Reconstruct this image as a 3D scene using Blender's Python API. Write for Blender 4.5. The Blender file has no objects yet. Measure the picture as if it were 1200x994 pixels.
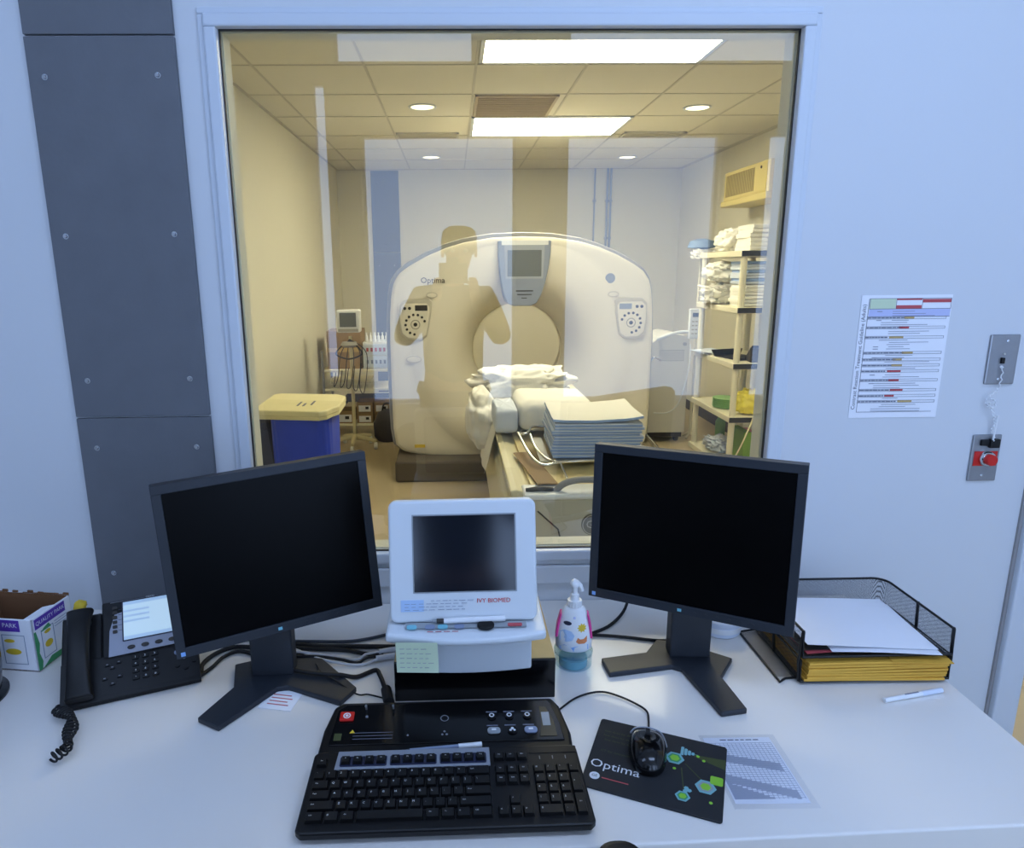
import bpy, math, random
from mathutils import Matrix, Vector, noise
random.seed(7)
SC = bpy.context.scene
COL = SC.collection
PI = math.pi
R = math.radians

# ------------------------------------------------------------------ materials
def lin(c):
    return tuple(((v/255)/12.92 if v/255 <= .04045 else ((v/255+.055)/1.055)**2.4) for v in c)

def mat(name, rgb, rough=.5, metal=0, spec=.5, var=0, vscale=8, bump=0, bscale=60, emit=None, estr=0, alpha=None, coat=0):
    m = bpy.data.materials.new(name); m.use_nodes = True
    nt = m.node_tree; b = nt.nodes['Principled BSDF']
    c = lin(rgb)+(1,)
    b.inputs['Base Color'].default_value = c
    b.inputs['Roughness'].default_value = rough
    b.inputs['Metallic'].default_value = metal
    b.inputs['Specular IOR Level'].default_value = spec
    if coat: b.inputs['Coat Weight'].default_value = coat
    if var:
        tc = nt.nodes.new('ShaderNodeTexCoord'); n = nt.nodes.new('ShaderNodeTexNoise')
        n.inputs['Scale'].default_value = vscale; n.inputs['Detail'].default_value = 4
        nt.links.new(tc.outputs['Object'], n.inputs['Vector'])
        mx = nt.nodes.new('ShaderNodeMix'); mx.data_type = 'RGBA'
        mx.inputs['A'].default_value = tuple(v*(1-var) for v in c[:3])+(1,)
        mx.inputs['B'].default_value = tuple(min(1, v*(1+var)) for v in c[:3])+(1,)
        nt.links.new(n.outputs['Fac'], mx.inputs['Factor']); nt.links.new(mx.outputs['Result'], b.inputs['Base Color'])
    if bump:
        tc = nt.nodes.new('ShaderNodeTexCoord'); n = nt.nodes.new('ShaderNodeTexNoise')
        n.inputs['Scale'].default_value = bscale; n.inputs['Detail'].default_value = 3
        nt.links.new(tc.outputs['Object'], n.inputs['Vector'])
        bp = nt.nodes.new('ShaderNodeBump'); bp.inputs['Strength'].default_value = bump; bp.inputs['Distance'].default_value = .002
        nt.links.new(n.outputs['Fac'], bp.inputs['Height']); nt.links.new(bp.outputs['Normal'], b.inputs['Normal'])
    if emit:
        b.inputs['Emission Color'].default_value = lin(emit)+(1,); b.inputs['Emission Strength'].default_value = estr
    if alpha is not None: b.inputs['Alpha'].default_value = alpha
    return m

M = dict(
    wall=mat('painted_wall', (212, 215, 219), .6, var=.015, vscale=3, bump=.05, bscale=120),
    scanwall=mat('scan_room_wall', (222, 218, 200), .65, var=.015, vscale=3, bump=.05, bscale=120),
    frame=mat('painted_steel_frame', (208, 214, 222), .35, var=.01),
    gasket=mat('dark_gasket', (30, 32, 34), .6),
    greypanel=mat('grey_wall_board', (103, 106, 112), .6, var=.12, vscale=14, bump=.15, bscale=90),
    steel=mat('brushed_steel', (158, 160, 164), .35, .75, var=.08, vscale=40),
    chrome=mat('chrome', (215, 215, 215), .12, 1),
    screw=mat('screw_steel', (225, 228, 232), .25, 1),
    desk=mat('desk_laminate', (234, 229, 222), .28, var=.012, vscale=6),
    deskedge=mat('desk_edge', (226, 224, 222), .35, var=.01),
    ctlfloor=mat('vinyl_floor', (150, 122, 90), .45, var=.08, vscale=5),
    ceil=mat('ceiling_tile', (222, 217, 198), .9, var=.03, vscale=30, bump=.2, bscale=200),
    ceilgrid=mat('ceiling_grid', (196, 190, 170), .6),
    whiteceil=mat('plain_ceiling', (225, 225, 225), .8, var=.01),
    black=mat('black_plastic', (11, 11, 13), .45, spec=.35, var=.06, vscale=30),
    blacksoft=mat('black_rubber', (14, 14, 16), .7, var=.05),
    blackgloss=mat('black_gloss', (8, 8, 10), .16, var=.05),
    key=mat('keycap_black', (9, 9, 11), .5, spec=.35, bump=.05, bscale=300),
    legend=mat('white_legend', (225, 228, 232), .6),
    legenddim=mat('dim_legend', (120, 122, 128), .6),
    bezel=mat('monitor_bezel', (34, 39, 47), .5, var=.05, vscale=30, bump=.08, bscale=300),
    mscreen=mat('monitor_screen', (2, 2, 3), .34, spec=.12),
    ecgwhite=mat('instrument_white', (218, 224, 228), .4, var=.015),
    ecggrey=mat('instrument_grey', (150, 156, 160), .5, var=.03),
    ecgscreen=mat('instrument_screen', (22, 26, 34), .12, spec=.6),
    silver=mat('silver_plastic', (150, 155, 165), .4, .3, var=.03),
    tan=mat('kraft_top', (196, 168, 112), .7, var=.12, vscale=25),
    white=mat('white_plastic', (232, 234, 236), .4, var=.01),
    paper=mat('white_paper', (240, 241, 246), .8, var=.01),
    red=mat('red', (205, 30, 24), .4, var=.05), redlab=mat('red_print', (188, 78, 84), .6, var=.03),
    ink=mat('ink', (40, 42, 55), .7), inkgrey=mat('grey_ink', (120, 124, 140), .7), inkmid=mat('mid_ink', (75, 78, 92), .7),
    green=mat('green_print', (60, 150, 95), .5, var=.1), lime=mat('lime_print', (140, 200, 60), .5, var=.1),
    teal=mat('teal_print', (120, 175, 185), .5, var=.1), padblack=mat('mouse_pad_cloth', (30, 32, 36), .75, var=.1, vscale=20, bump=.1, bscale=500),
    paddim=mat('dark_green_print', (62, 72, 34), .7, var=.1),
    purple=mat('purple_print', (92, 52, 170), .5, var=.05), yellow=mat('yellow_print', (222, 190, 50), .5, var=.08),
    cardin=mat('brown_card', (120, 82, 52), .85, var=.12, vscale=20), cardboard=mat('cardboard', (158, 130, 94), .85, var=.08, vscale=15),
    sticky=mat('pale_green_note', (205, 220, 188), .8, var=.02), bluelab=mat('pale_blue_label', (178, 205, 238), .6, var=.03),
    bluegrey=mat('blue_grey_print', (130, 142, 168), .5, var=.03), aqua=mat('aqua_print', (120, 190, 205), .5),
    pink=mat('pink', (225, 70, 150), .4, var=.05), orange=mat('orange_print', (215, 130, 80), .5), skyblue=mat('sky_blue_print', (130, 175, 232), .4, var=.05),
    navy=mat('navy_print', (25, 32, 60), .4), clearblue=None,
    kraftyellow=mat('yellow_envelope', (222, 170, 62), .7, var=.08, vscale=20), kraftline=mat('envelope_edge', (150, 104, 30), .8),
    wire=mat('black_wire', (12, 12, 14), .4, .2), whitecable=mat('white_cable', (205, 205, 208), .5, var=.02), greycable=mat('grey_cable', (60, 66, 76), .6, var=.02),
    cream=mat('gantry_cover', (230, 224, 208), .38, var=.012, vscale=4), creamseam=mat('gantry_trim', (150, 150, 150), .4, var=.02),
    tunnel=mat('bore_tunnel', (214, 206, 180), .5, var=.02), basegrey=mat('gantry_base', (92, 84, 76), .6, var=.08, vscale=10),
    consgrey=mat('console_silver', (142, 150, 166), .4, .1, var=.02), scrgrey=mat('grey_lcd', (108, 112, 108), .25, var=.02),
    scrframe=mat('lcd_frame', (165, 170, 178), .4, var=.01), dark=mat('dark_detail', (50, 46, 42), .5), keyframe=mat('keypad_surround', (198, 192, 176), .45),
    btngrey=mat('button_grey', (180, 176, 165), .5),
    tablecream=mat('table_cream', (228, 218, 178), .4, var=.02), tablegrey=mat('table_end_grey', (188, 184, 168), .5, var=.03), padbrown=mat('table_pad', (226, 206, 150), .6, var=.04),
    strap=mat('brown_strap', (150, 122, 80), .8, var=.06), greystrap=mat('grey_strap', (150, 148, 148), .6, var=.05), logogrey=mat('emblem_grey', (112, 108, 92), .5, .3, var=.05),
    linen=mat('white_linen', (244, 242, 234), .85, var=.02, bump=.3, bscale=60), linenblue=mat('blue_linen', (156, 182, 224), .85, var=.04, bump=.2),
    linenlight=mat('pale_blue_linen', (214, 222, 236), .85, var=.02, bump=.2),
    lidyellow=mat('hamper_lid', (238, 228, 178), .5, var=.02), bluebag=mat('blue_bag', (52, 80, 214), .45, var=.08, vscale=12), darkbag=mat('dark_grey_bin', (62, 60, 68), .6, var=.08),
    scream=mat('shelf_resin', (232, 226, 200), .5, var=.02), sblack=mat('shelf_black_rail', (28, 28, 26), .5),
    gen=mat('cabinet_white', (224, 220, 208), .45, var=.015), genslot=mat('vent_slot', (150, 146, 136), .6),
    acbody=mat('air_unit_beige', (212, 196, 130), .5, var=.03), acslot=mat('air_unit_slot', (140, 126, 80), .6),
    pipe=mat('conduit_grey', (150, 158, 175), .5, .2, var=.03), greenplate=mat('green_plastic', (136, 184, 116), .5, var=.05),
    yellowbag=mat('yellow_bag', (248, 232, 80), .6, var=.05), greenbook=mat('green_binder', (120, 160, 50), .6), pinkbook=mat('pink_binder', (225, 160, 165), .6),
    cushion=mat('yellow_pad', (225, 205, 50), .7, var=.05),
    skin=mat('skin', (190, 140, 112), .55), hair=mat('dark_hair', (30, 24, 20), .7), cloth=mat('dark_cloth', (34, 36, 44), .9, var=.05), trouser=mat('dark_trousers', (28, 29, 34), .9), shoe=mat('shoe_leather', (20, 18, 18), .5),
    sunshade=mat('blue_grey_blind', (120, 130, 150), .7, var=.03),
    lamp=mat('lamp_diffuser', (250, 248, 240), .6, emit=(255, 250, 230), estr=22.0),
    filldim=mat('dim_fill_diffuser', (235, 242, 250), .6, emit=(178, 206, 255), estr=5.0),
    capblue=mat('dusty_blue_cap', (120, 142, 172), .7),
    olive=mat('olive_reflection', (62, 56, 40), .25),
    chartgrey=mat('pale_grey_ink', (172, 176, 190), .6),
    lavender=mat('pale_lavender_print', (190, 196, 232), .7),
    fillcool=mat('cool_fill_diffuser', (235, 242, 250), .6, emit=(178, 206, 255), estr=9.5),
    downlamp=mat('downlight_lens', (240, 235, 215), .5, emit=(255, 240, 200), estr=2.6),
    phonescreen=mat('phone_lcd', (120, 150, 165), .4, emit=(186, 214, 236), estr=.75),
    phoneline=mat('phone_lcd_bar', (150, 175, 195), .4, emit=(150, 182, 215), estr=.6),
    phonesilver=mat('phone_silver', (158, 162, 176), .45, .2, var=.02),
    acvent=mat('return_vent', (186, 170, 140), .7, var=.03),
)

def glassy(name, rgb, fac_mul, tint, rough=0):
    m = bpy.data.materials.new(name); m.use_nodes = True; nt = m.node_tree; nt.nodes.clear()
    out = nt.nodes.new('ShaderNodeOutputMaterial')
    tr = nt.nodes.new('ShaderNodeBsdfTransparent'); tr.inputs['Color'].default_value = (1, 1, 1, 1)
    tr2 = nt.nodes.new('ShaderNodeBsdfTransparent'); tr2.inputs['Color'].default_value = tint+(1,)
    gl = nt.nodes.new('ShaderNodeBsdfGlossy'); gl.inputs['Roughness'].default_value = rough; gl.inputs['Color'].default_value = rgb+(1,)
    fr = nt.nodes.new('ShaderNodeFresnel'); fr.inputs['IOR'].default_value = 1.5
    mu = nt.nodes.new('ShaderNodeMath'); mu.operation = 'MULTIPLY'; mu.inputs[1].default_value = fac_mul; mu.use_clamp = True
    geo = nt.nodes.new('ShaderNodeNewGeometry')
    m1 = nt.nodes.new('ShaderNodeMixShader'); m2 = nt.nodes.new('ShaderNodeMixShader')
    L = nt.links.new
    L(fr.outputs[0], mu.inputs[0]); L(mu.outputs[0], m1.inputs[0]); L(tr2.outputs[0], m1.inputs[1]); L(gl.outputs[0], m1.inputs[2])
    L(geo.outputs['Backfacing'], m2.inputs[0]); L(m1.outputs[0], m2.inputs[1]); L(tr.outputs[0], m2.inputs[2]); L(m2.outputs[0], out.inputs[0])
    return m
M['glass'] = glassy('lead_glass', (1, 1, 1), 2.0, (.97, .955, .83))
M['sleeve'] = glassy('clear_sleeve', (1, 1, 1), 1.0, (.93, .94, .96), .15)
M['clearblue'] = glassy('clear_blue_tub', (1, 1, 1), 1.0, (.62, .76, .84), .1)

def meshmat(name):                       # punched steel mesh: tiny holes in a black sheet
    m = bpy.data.materials.new(name); m.use_nodes = True; nt = m.node_tree; b = nt.nodes['Principled BSDF']
    b.inputs['Base Color'].default_value = lin((30, 33, 40))+(1,); b.inputs['Roughness'].default_value = .5
    tc = nt.nodes.new('ShaderNodeTexCoord'); mp = nt.nodes.new('ShaderNodeMapping'); mp.inputs['Rotation'].default_value = (.6, .5, .78)
    v = nt.nodes.new('ShaderNodeTexVoronoi'); v.inputs['Scale'].default_value = 640; v.inputs['Randomness'].default_value = .1
    th = nt.nodes.new('ShaderNodeMath'); th.operation = 'GREATER_THAN'; th.inputs[1].default_value = .50
    L = nt.links.new
    L(tc.outputs['Object'], mp.inputs[0]); L(mp.outputs[0], v.inputs['Vector']); L(v.outputs['Distance'], th.inputs[0]); L(th.outputs[0], b.inputs['Alpha'])
    return m
M['mesh'] = meshmat('punched_mesh')

def floormat():
    m = mat('scan_room_vinyl', (196, 180, 150), .35, var=.07, vscale=4)
    return m
M['floor'] = floormat()

# ------------------------------------------------------------------ mesh builder
_tc = {}
def text_geo(s, size=1, align='CENTER'):
    k = (s, align)
    if k not in _tc:
        cu = bpy.data.curves.new('t', 'FONT'); cu.body = s; cu.size = 1; cu.align_x = align; cu.align_y = 'CENTER'; cu.resolution_u = 2
        ob = bpy.data.objects.new('t', cu)
        me = bpy.data.meshes.new_from_object(ob)
        _tc[k] = ([v.co.copy() for v in me.vertices], [tuple(p.vertices) for p in me.polygons])
        bpy.data.objects.remove(ob); bpy.data.curves.remove(cu); bpy.data.meshes.remove(me)
    v, f = _tc[k]
    return [c*size for c in v], f

RM = {}
class MB:
    def __init__(s, T=None): s.v = []; s.f = []; s.m = []; s.T = T or Matrix()
    def add(s, vs, fs, m=0, T=None):
        T = s.T @ T if T is not None else s.T
        o = len(s.v); s.v += [T @ Vector(v) for v in vs]
        for f in fs: s.f.append(tuple(o+i for i in f)); s.m.append(m)
        return s
    def box(s, x0, x1, y0, y1, z0, z1, m=0, T=None):
        v = [(x, y, z) for x in (x0, x1) for y in (y0, y1) for z in (z0, z1)]
        return s.add(v, [(0, 1, 3, 2), (4, 6, 7, 5), (0, 4, 5, 1), (2, 3, 7, 6), (0, 2, 6, 4), (1, 5, 7, 3)], m, T)
    def prism(s, poly, z0, z1, m=0, T=None):
        n = len(poly)
        a = sum(poly[i][0]*poly[(i+1) % n][1]-poly[(i+1) % n][0]*poly[i][1] for i in range(n))
        if a < 0: poly = poly[::-1]
        v = [(x, y, z0) for x, y in poly]+[(x, y, z1) for x, y in poly]
        return s.add(v, [tuple(range(n))[::-1], tuple(range(n, 2*n))]+[(i, (i+1) % n, n+(i+1) % n, n+i) for i in range(n)], m, T)
    def prism_y(s, poly, y0, y1, m=0, T=None):            # poly in (x,z), extruded along y
        X = Matrix(((1, 0, 0, 0), (0, 0, -1, 0), (0, 1, 0, 0), (0, 0, 0, 1)))   # (x,y,z)->(x,-z,y)
        return s.prism(poly, -y1, -y0, m, (T @ X) if T is not None else X)
    def prism_x(s, poly, x0, x1, m=0, T=None):            # poly in (y,z), extruded along x
        X = Matrix(((0, 0, 1, 0), (1, 0, 0, 0), (0, 1, 0, 0), (0, 0, 0, 1)))
        return s.prism(poly, x0, x1, m, (T @ X) if T is not None else X)
    def cyl(s, p0, p1, r, seg=16, r2=None, m=0, T=None, caps=True):
        p0 = Vector(p0); p1 = Vector(p1); d = (p1-p0).normalized(); r2 = r if r2 is None else r2
        a = d.orthogonal().normalized(); b = d.cross(a)
        v = []
        for p, q in ((p0, r), (p1, r2)):
            v += [p+(a*math.cos(2*PI*i/seg)+b*math.sin(2*PI*i/seg))*q for i in range(seg)]
        f = [(i, (i+1) % seg, seg+(i+1) % seg, seg+i) for i in range(seg)]
        if caps: f += [tuple(range(seg))[::-1], tuple(range(seg, 2*seg))]
        return s.add(v, f, m, T)
    def tube(s, pts, r, seg=8, m=0, closed=False, T=None):
        P = [Vector(p) for p in pts]; n = len(P); v = []; prev = None
        for i, p in enumerate(P):
            if closed: d = (P[(i+1) % n]-P[i-1])
            else: d = P[min(i+1, n-1)]-P[max(i-1, 0)]
            d.normalize()
            if prev is None: a = d.orthogonal().normalized()
            else:
                a = prev-d*prev.dot(d)
                a = a.normalized() if a.length > 1e-6 else d.orthogonal().normalized()
            prev = a; b = d.cross(a)
            rr = r[i] if isinstance(r, (list, tuple)) else r
            v += [p+(a*math.cos(2*PI*k/seg)+b*math.sin(2*PI*k/seg))*rr for k in range(seg)]
        f = []
        for i in range(n if closed else n-1):
            o = i*seg; q = ((i+1) % n)*seg
            f += [(o+k, o+(k+1) % seg, q+(k+1) % seg, q+k) for k in range(seg)]
        if not closed: f += [tuple(range(seg))[::-1], tuple(range((n-1)*seg, n*seg))]
        return s.add(v, f, m, T)
    def lathe(s, prof, c=(0, 0, 0), seg=32, m=0, T=None):    # prof (r,z)
        v = []
        for r, z in prof: v += [(c[0]+r*math.cos(2*PI*i/seg), c[1]+r*math.sin(2*PI*i/seg), c[2]+z) for i in range(seg)]
        f = []
        for k in range(len(prof)-1):
            f += [(k*seg+i, k*seg+(i+1) % seg, (k+1)*seg+(i+1) % seg, (k+1)*seg+i) for i in range(seg)]
        f += [tuple(range(seg))[::-1], tuple(range((len(prof)-1)*seg, len(prof)*seg))]
        return s.add(v, f, m, T)
    def sheet(s, fn, nu, nv, th=0, m=0, T=None, m2=None):     # fn(u,v)->point
        P = [Vector(fn(i/nu, j/nv)) for j in range(nv+1) for i in range(nu+1)]
        F = [(j*(nu+1)+i, j*(nu+1)+i+1, (j+1)*(nu+1)+i+1, (j+1)*(nu+1)+i) for j in range(nv) for i in range(nu)]
        if not th: return s.add(P, F, m, T)
        n = len(P)
        B = [p-Vector((0, 0, th)) for p in P]
        s.add(P+B, F+[tuple(n+i for i in f[::-1]) for f in F], m, T)
        o = len(s.v)-2*n
        rim = [i for i in range(nu+1)]+[(j)*(nu+1)+nu for j in range(1, nv+1)]+[nv*(nu+1)+i for i in range(nu-1, -1, -1)]+[j*(nu+1) for j in range(nv-1, 0, -1)]
        for a, b in zip(rim, rim[1:]+rim[:1]):
            s.f.append((o+a, o+n+a, o+n+b, o+b)); s.m.append(m if m2 is None else m2)
        return s
    def text(s, txt, size, T, m=0, align='CENTER'):
        v, f = text_geo(txt, size, align); return s.add(v, f, m, T)
    def build(s, name, mats, parent=None, bevel=0, seg=2, smooth=None, world=False, sub=0):
        me = bpy.data.meshes.new(name)
        vs = s.v
        if world and parent is not None:
            I = RM[parent].inverted(); vs = [I @ v for v in vs]
        me.from_pydata([tuple(v) for v in vs], [], s.f); me.update()
        if not isinstance(mats, (list, tuple)): mats = [mats]
        for q in mats: me.materials.append(q)
        for p, i in zip(me.polygons, s.m): p.material_index = i
        if smooth is not None:
            for p in me.polygons: p.use_smooth = True
            me.set_sharp_from_angle(angle=R(smooth))
        o = bpy.data.objects.new(name, me); COL.objects.link(o)
        if parent is not None: o.parent = parent
        if bevel:
            b = o.modifiers.new('bevel', 'BEVEL'); b.width = bevel; b.segments = seg; b.limit_method = 'ANGLE'; b.angle_limit = R(35)
        if sub:
            b = o.modifiers.new('sub', 'SUBSURF'); b.levels = sub; b.render_levels = sub
        return o

def thing(name, label, cat, loc=(0, 0, 0), rotz=0, group=None):
    o = bpy.data.objects.new(name, None); COL.objects.link(o); o.empty_display_size = .05
    o.location = loc; o.rotation_euler = (0, 0, rotz); o['label'] = label; o['category'] = cat
    if group: o['group'] = group
    RM[o] = Matrix.Translation(loc) @ Matrix.Rotation(rotz, 4, 'Z')
    return o
def tag(o, label, cat, group=None):
    o['label'] = label; o['category'] = cat
    if group: o['group'] = group
    return o
def struct(o): o['kind'] = 'structure'; return o
def sempty(name, loc=(0, 0, 0)):
    o = bpy.data.objects.new(name, None); COL.objects.link(o); o.location = loc; o['kind'] = 'structure'
    RM[o] = Matrix.Translation(loc); return o
def dup(root, loc=None, rotz=None, label=None):
    r = root.copy(); COL.objects.link(r)
    if loc is not None: r.location = loc
    if rotz is not None: r.rotation_euler = (0, 0, rotz)
    if label: r['label'] = label
    for ch in [c for c in COL.objects if c.parent == root]:
        c = ch.copy(); COL.objects.link(c); c.parent = r
        for g in [q for q in COL.objects if q.parent == ch]:
            d = g.copy(); COL.objects.link(d); d.parent = c
    return r
def rrect(x0, x1, y0, y1, r, n=5):
    P = []
    for cx, cy, a in ((x1-r, y1-r, 0), (x0+r, y1-r, 90), (x0+r, y0+r, 180), (x1-r, y0+r, 270)):
        P += [(cx+r*math.cos(R(a+90*i/n)), cy+r*math.sin(R(a+90*i/n))) for i in range(n+1)]
    return P
def smoothpath(pts, n=6):
    P = [Vector(p) for p in pts]; out = []
    for i in range(len(P)-1):
        p0 = P[max(i-1, 0)]; p1 = P[i]; p2 = P[i+1]; p3 = P[min(i+2, len(P)-1)]
        for k in range(n):
            t = k/n
            out.append(.5*((2*p1)+(p2-p0)*t+(2*p0-5*p1+4*p2-p3)*t*t+(3*p1-p0-3*p2+p3)*t**3))
    out.append(P[-1]); return out
def blob(mb, c, rad, amp=.15, freq=6, m=0, nu=28, nv=18, seed=0, flat=True):
    vs = []
    for j in range(nv+1):
        ph = PI*j/nv-PI/2
        for i in range(nu):
            th = 2*PI*i/nu
            d = Vector((math.cos(ph)*math.cos(th), math.cos(ph)*math.sin(th), math.sin(ph)))
            e = Vector([math.copysign(abs(q)**.75, q) for q in d])
            k = 1+amp*noise.noise(d*freq+Vector((seed*3.1, seed, 0)))+amp*.6*noise.noise(d*freq*2.3+Vector((seed, 7, 0)))
            p = Vector((e.x*rad[0], e.y*rad[1], e.z*rad[2]))*k
            if flat: p.z = max(p.z, -rad[2]*.8)
            vs.append(Vector(c)+p)
    f = [(j*nu+i, j*nu+(i+1) % nu, (j+1)*nu+(i+1) % nu, (j+1)*nu+i) for j in range(nv) for i in range(nu)]
    return mb.add(vs, f, m)
WX = Matrix.Rotation(R(90), 4, 'X')        # flat xy art stood up to face -y
def Tr(x, y, z): return Matrix.Translation((x, y, z))
def RZ(a): return Matrix.Rotation(a, 4, 'Z')

# ------------------------------------------------------------------ camera
def setup_camera():
    f, cx, pitch, yaw, roll, d, h = 803.541, 551.33, R(12.878), R(1.2907), R(-.4996), 1.6098, 1.5737
    F = Vector((math.sin(yaw)*math.cos(pitch), math.cos(yaw)*math.cos(pitch), -math.sin(pitch)))
    R0 = Vector((math.cos(yaw), -math.sin(yaw), 0)); U0 = R0.cross(F)
    Rr = R0*math.cos(roll)+U0*math.sin(roll); U = -R0*math.sin(roll)+U0*math.cos(roll)
    cam = bpy.data.cameras.new('view_camera'); co = bpy.data.objects.new('view_camera', cam); COL.objects.link(co)
    cam.sensor_fit = 'HORIZONTAL'; cam.sensor_width = 36; cam.lens = 36*f/1200; cam.shift_x = (600-cx)/1200; cam.clip_start = .02
    m = Matrix((Rr, U, -F)).transposed().to_4x4(); m.translation = (0, -d, h)
    co.matrix_world = m; SC.camera = co
setup_camera()

# ------------------------------------------------------------------ the setting
XL, XR = -1.30, 2.62; YB = 6.57; ZC = 2.653; CZ = 3.0; YR = -2.6; CL = -2.0; CR = 2.62
WL, WR, ZB, ZT = -.491, .758, .880, 2.070; TW = .07
struct(MB().box(CL-.1, CR+.1, YR-.1, YB+.1, -.1, 0).build('floor', M['floor']))
# the wall with the window, and the doorway at its right end
b = MB()
b.box(CL-.1, WL, 0, TW, 0, CZ); b.box(WL, WR, 0, TW, 0, ZB); b.box(WL, WR, 0, TW, ZT, CZ)
b.box(WR, 1.50, 0, TW, 0, CZ); b.box(1.50, 2.42, 0, TW, 2.10, CZ); b.box(2.42, CR, 0, TW, 0, CZ)
struct(b.build('wall_front', M['wall']))
struct(MB().box(XL-.1, XL, TW, YB, 0, CZ).build('wall_left', M['scanwall']))
struct(MB().box(XR, XR+.1, TW, YB, 0, CZ).build('wall_right', M['scanwall']))
struct(MB().box(XL-.1, XR+.1, YB, YB+.1, 0, CZ).build('wall_back', M['scanwall']))
struct(MB().box(CL-.1, CL, YR, 0, 0, CZ).build('wall_side', M['wall']))
struct(MB().box(CR, CR+.1, YR, 0, 0, CZ).build('wall_east', M['wall']))
# rear wall of the control room with its windows to daylight
xs = [(-.53, .38, .74, 2.33), (.668, 1.586, .74, 2.33), (1.86, 2.5, .74, 2.33), (-.66, .14, 2.70, 2.93), (.668, 2.40, 2.70, 2.93), (-.79, -.72, .9, 2.6)]
def wall_with_holes(x0, x1, z0, z1, holes, y0, y1):
    X = sorted({x0, x1}|{h[0] for h in holes}|{h[1] for h in holes}); Z = sorted({z0, z1}|{h[2] for h in holes}|{h[3] for h in holes})
    b = MB()
    for a, c in zip(X, X[1:]):
        start = None
        for e, g in zip(Z, Z[1:]):
            mx, mz = (a+c)/2, (e+g)/2
            if any(h[0] < mx < h[1] and h[2] < mz < h[3] for h in holes): continue
            b.box(a, c, y0, y1, e, g)
    return b
struct(wall_with_holes(CL-.1, CR+.1, 0, CZ, xs, YR-.12, YR).build('wall_rear', M['wall']))
for i, (a, c, e, g) in enumerate(xs):
    w = sempty('window_%d' % (i+2), ((a+c)/2, YR, e))
    f = MB(); t = .02 if c-a > .2 else .008
    f.box(a, c, YR-.08, YR-.04, e, e+t); f.box(a, c, YR-.08, YR-.04, g-t, g); f.box(a, a+t, YR-.08, YR-.04, e, g); f.box(c-t, c, YR-.08, YR-.04, e, g)
    f.build('window_frame', M['frame'], w, world=True)
struct(MB().box(CL-.1, CR+.1, YR-.1, 0, CZ, CZ+.1).build('ceiling_control_room', M['whiteceil']))
# scan room ceiling with its grid of tiles
c = MB().box(XL-.1, XR+.1, 0.15, YB+.1, ZC, ZC+.1)
g = .007
X0 = .14; Y0 = 1.93
for k in range(-3, 5):
    x = X0+.61*k
    if XL < x < XR: c.box(x-g, x+g, .15, YB, ZC-.004, ZC, 1)
GYS = [.60, 1.26, 1.945, 2.475, 3.13, 3.785, 4.52, 5.18, 5.85]
for y in GYS:
    if .2 < y < YB: c.box(XL, XR, y-g, y+g, ZC-.0035, ZC, 1)
c.box(XL, XL+.02, .15, YB, ZC-.006, ZC, 1); c.box(XR-.02, XR, .15, YB, ZC-.006, ZC, 1); c.box(XL, XR, YB-.02, YB, ZC-.006, ZC, 1)
struct(c.build('ceiling', [M['ceil'], M['ceilgrid']]))
for nm, bx in (('baseboard_left', (XL, XL+.012, TW, YB)), ('baseboard_back', (XL, XR, YB-.012, YB)), ('baseboard_right', (XR-.012, XR, TW, YB))):
    struct(MB().box(bx[0], bx[1], bx[2], bx[3], 0, .10).build(nm, M['darkbag'], bevel=.003))
# window frame, jambs, glass
w = sempty('window_1', (.13, 0, ZB))
def ring(b, x0, x1, z0, z1, t, y0, y1, m=0):
    b.box(x0-t, x1+t, y0, y1, z1, z1+t, m); b.box(x0-t, x1+t, y0, y1, z0-t, z0, m)
    b.box(x0-t, x0, y0, y1, z0, z1, m); b.box(x1, x1+t, y0, y1, z0, z1, m)
f = MB(); ring(f, WL, WR, ZB, ZT, .026, -.016, .004)
f.build('window_frame', M['frame'], w, bevel=.004, world=True)
f = MB(); ring(f, WL-.026, WR+.026, ZB-.026, ZT+.026, .014, -.007, .004)
f.build('outer_moulding', M['frame'], w, bevel=.003, world=True)
f = MB(); ring(f, WL+.0025, WR-.0025, ZB+.0025, ZT-.0025, .0024, .004, .011)
f.build('gasket', M['gasket'], w, world=True)
MB().box(WL+.001, WR-.001, .012, .022, ZB+.001, ZT-.001).build('pane', M['glass'], w, world=True)
f = MB(); ring(f, WL+.003, WR-.003, ZB+.003, ZT-.003, .0028, .024, TW+.003)
f.build('jamb', M['scanwall'], w, bevel=.002, world=True)
f = MB(); ring(f, WL, WR, ZB, ZT, .03, TW, TW+.012)
f.build('window_trim', M['frame'], w, bevel=.003, world=True)
struct(MB().box(WL-.04, WR+.04, -.014, 0, .79, ZB-.042).build('trim_1', M['wall'], bevel=.003))
# doorway
d = sempty('door_1', (1.5, 0, 0))
f = MB().box(1.434, 1.50, -.022, TW+.02, 0, 2.16).box(1.50, 2.42, -.022, TW+.02, 2.10, 2.16).box(2.42, 2.48, -.022, TW+.02, 0, 2.16)
f.build('door_frame', M['frame'], d, bevel=.004, world=True)
f = MB().box(1.426, 1.434, -.006, .002, 0, 2.16).build('caulk_line', M['greystrap'], d, world=True)

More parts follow.
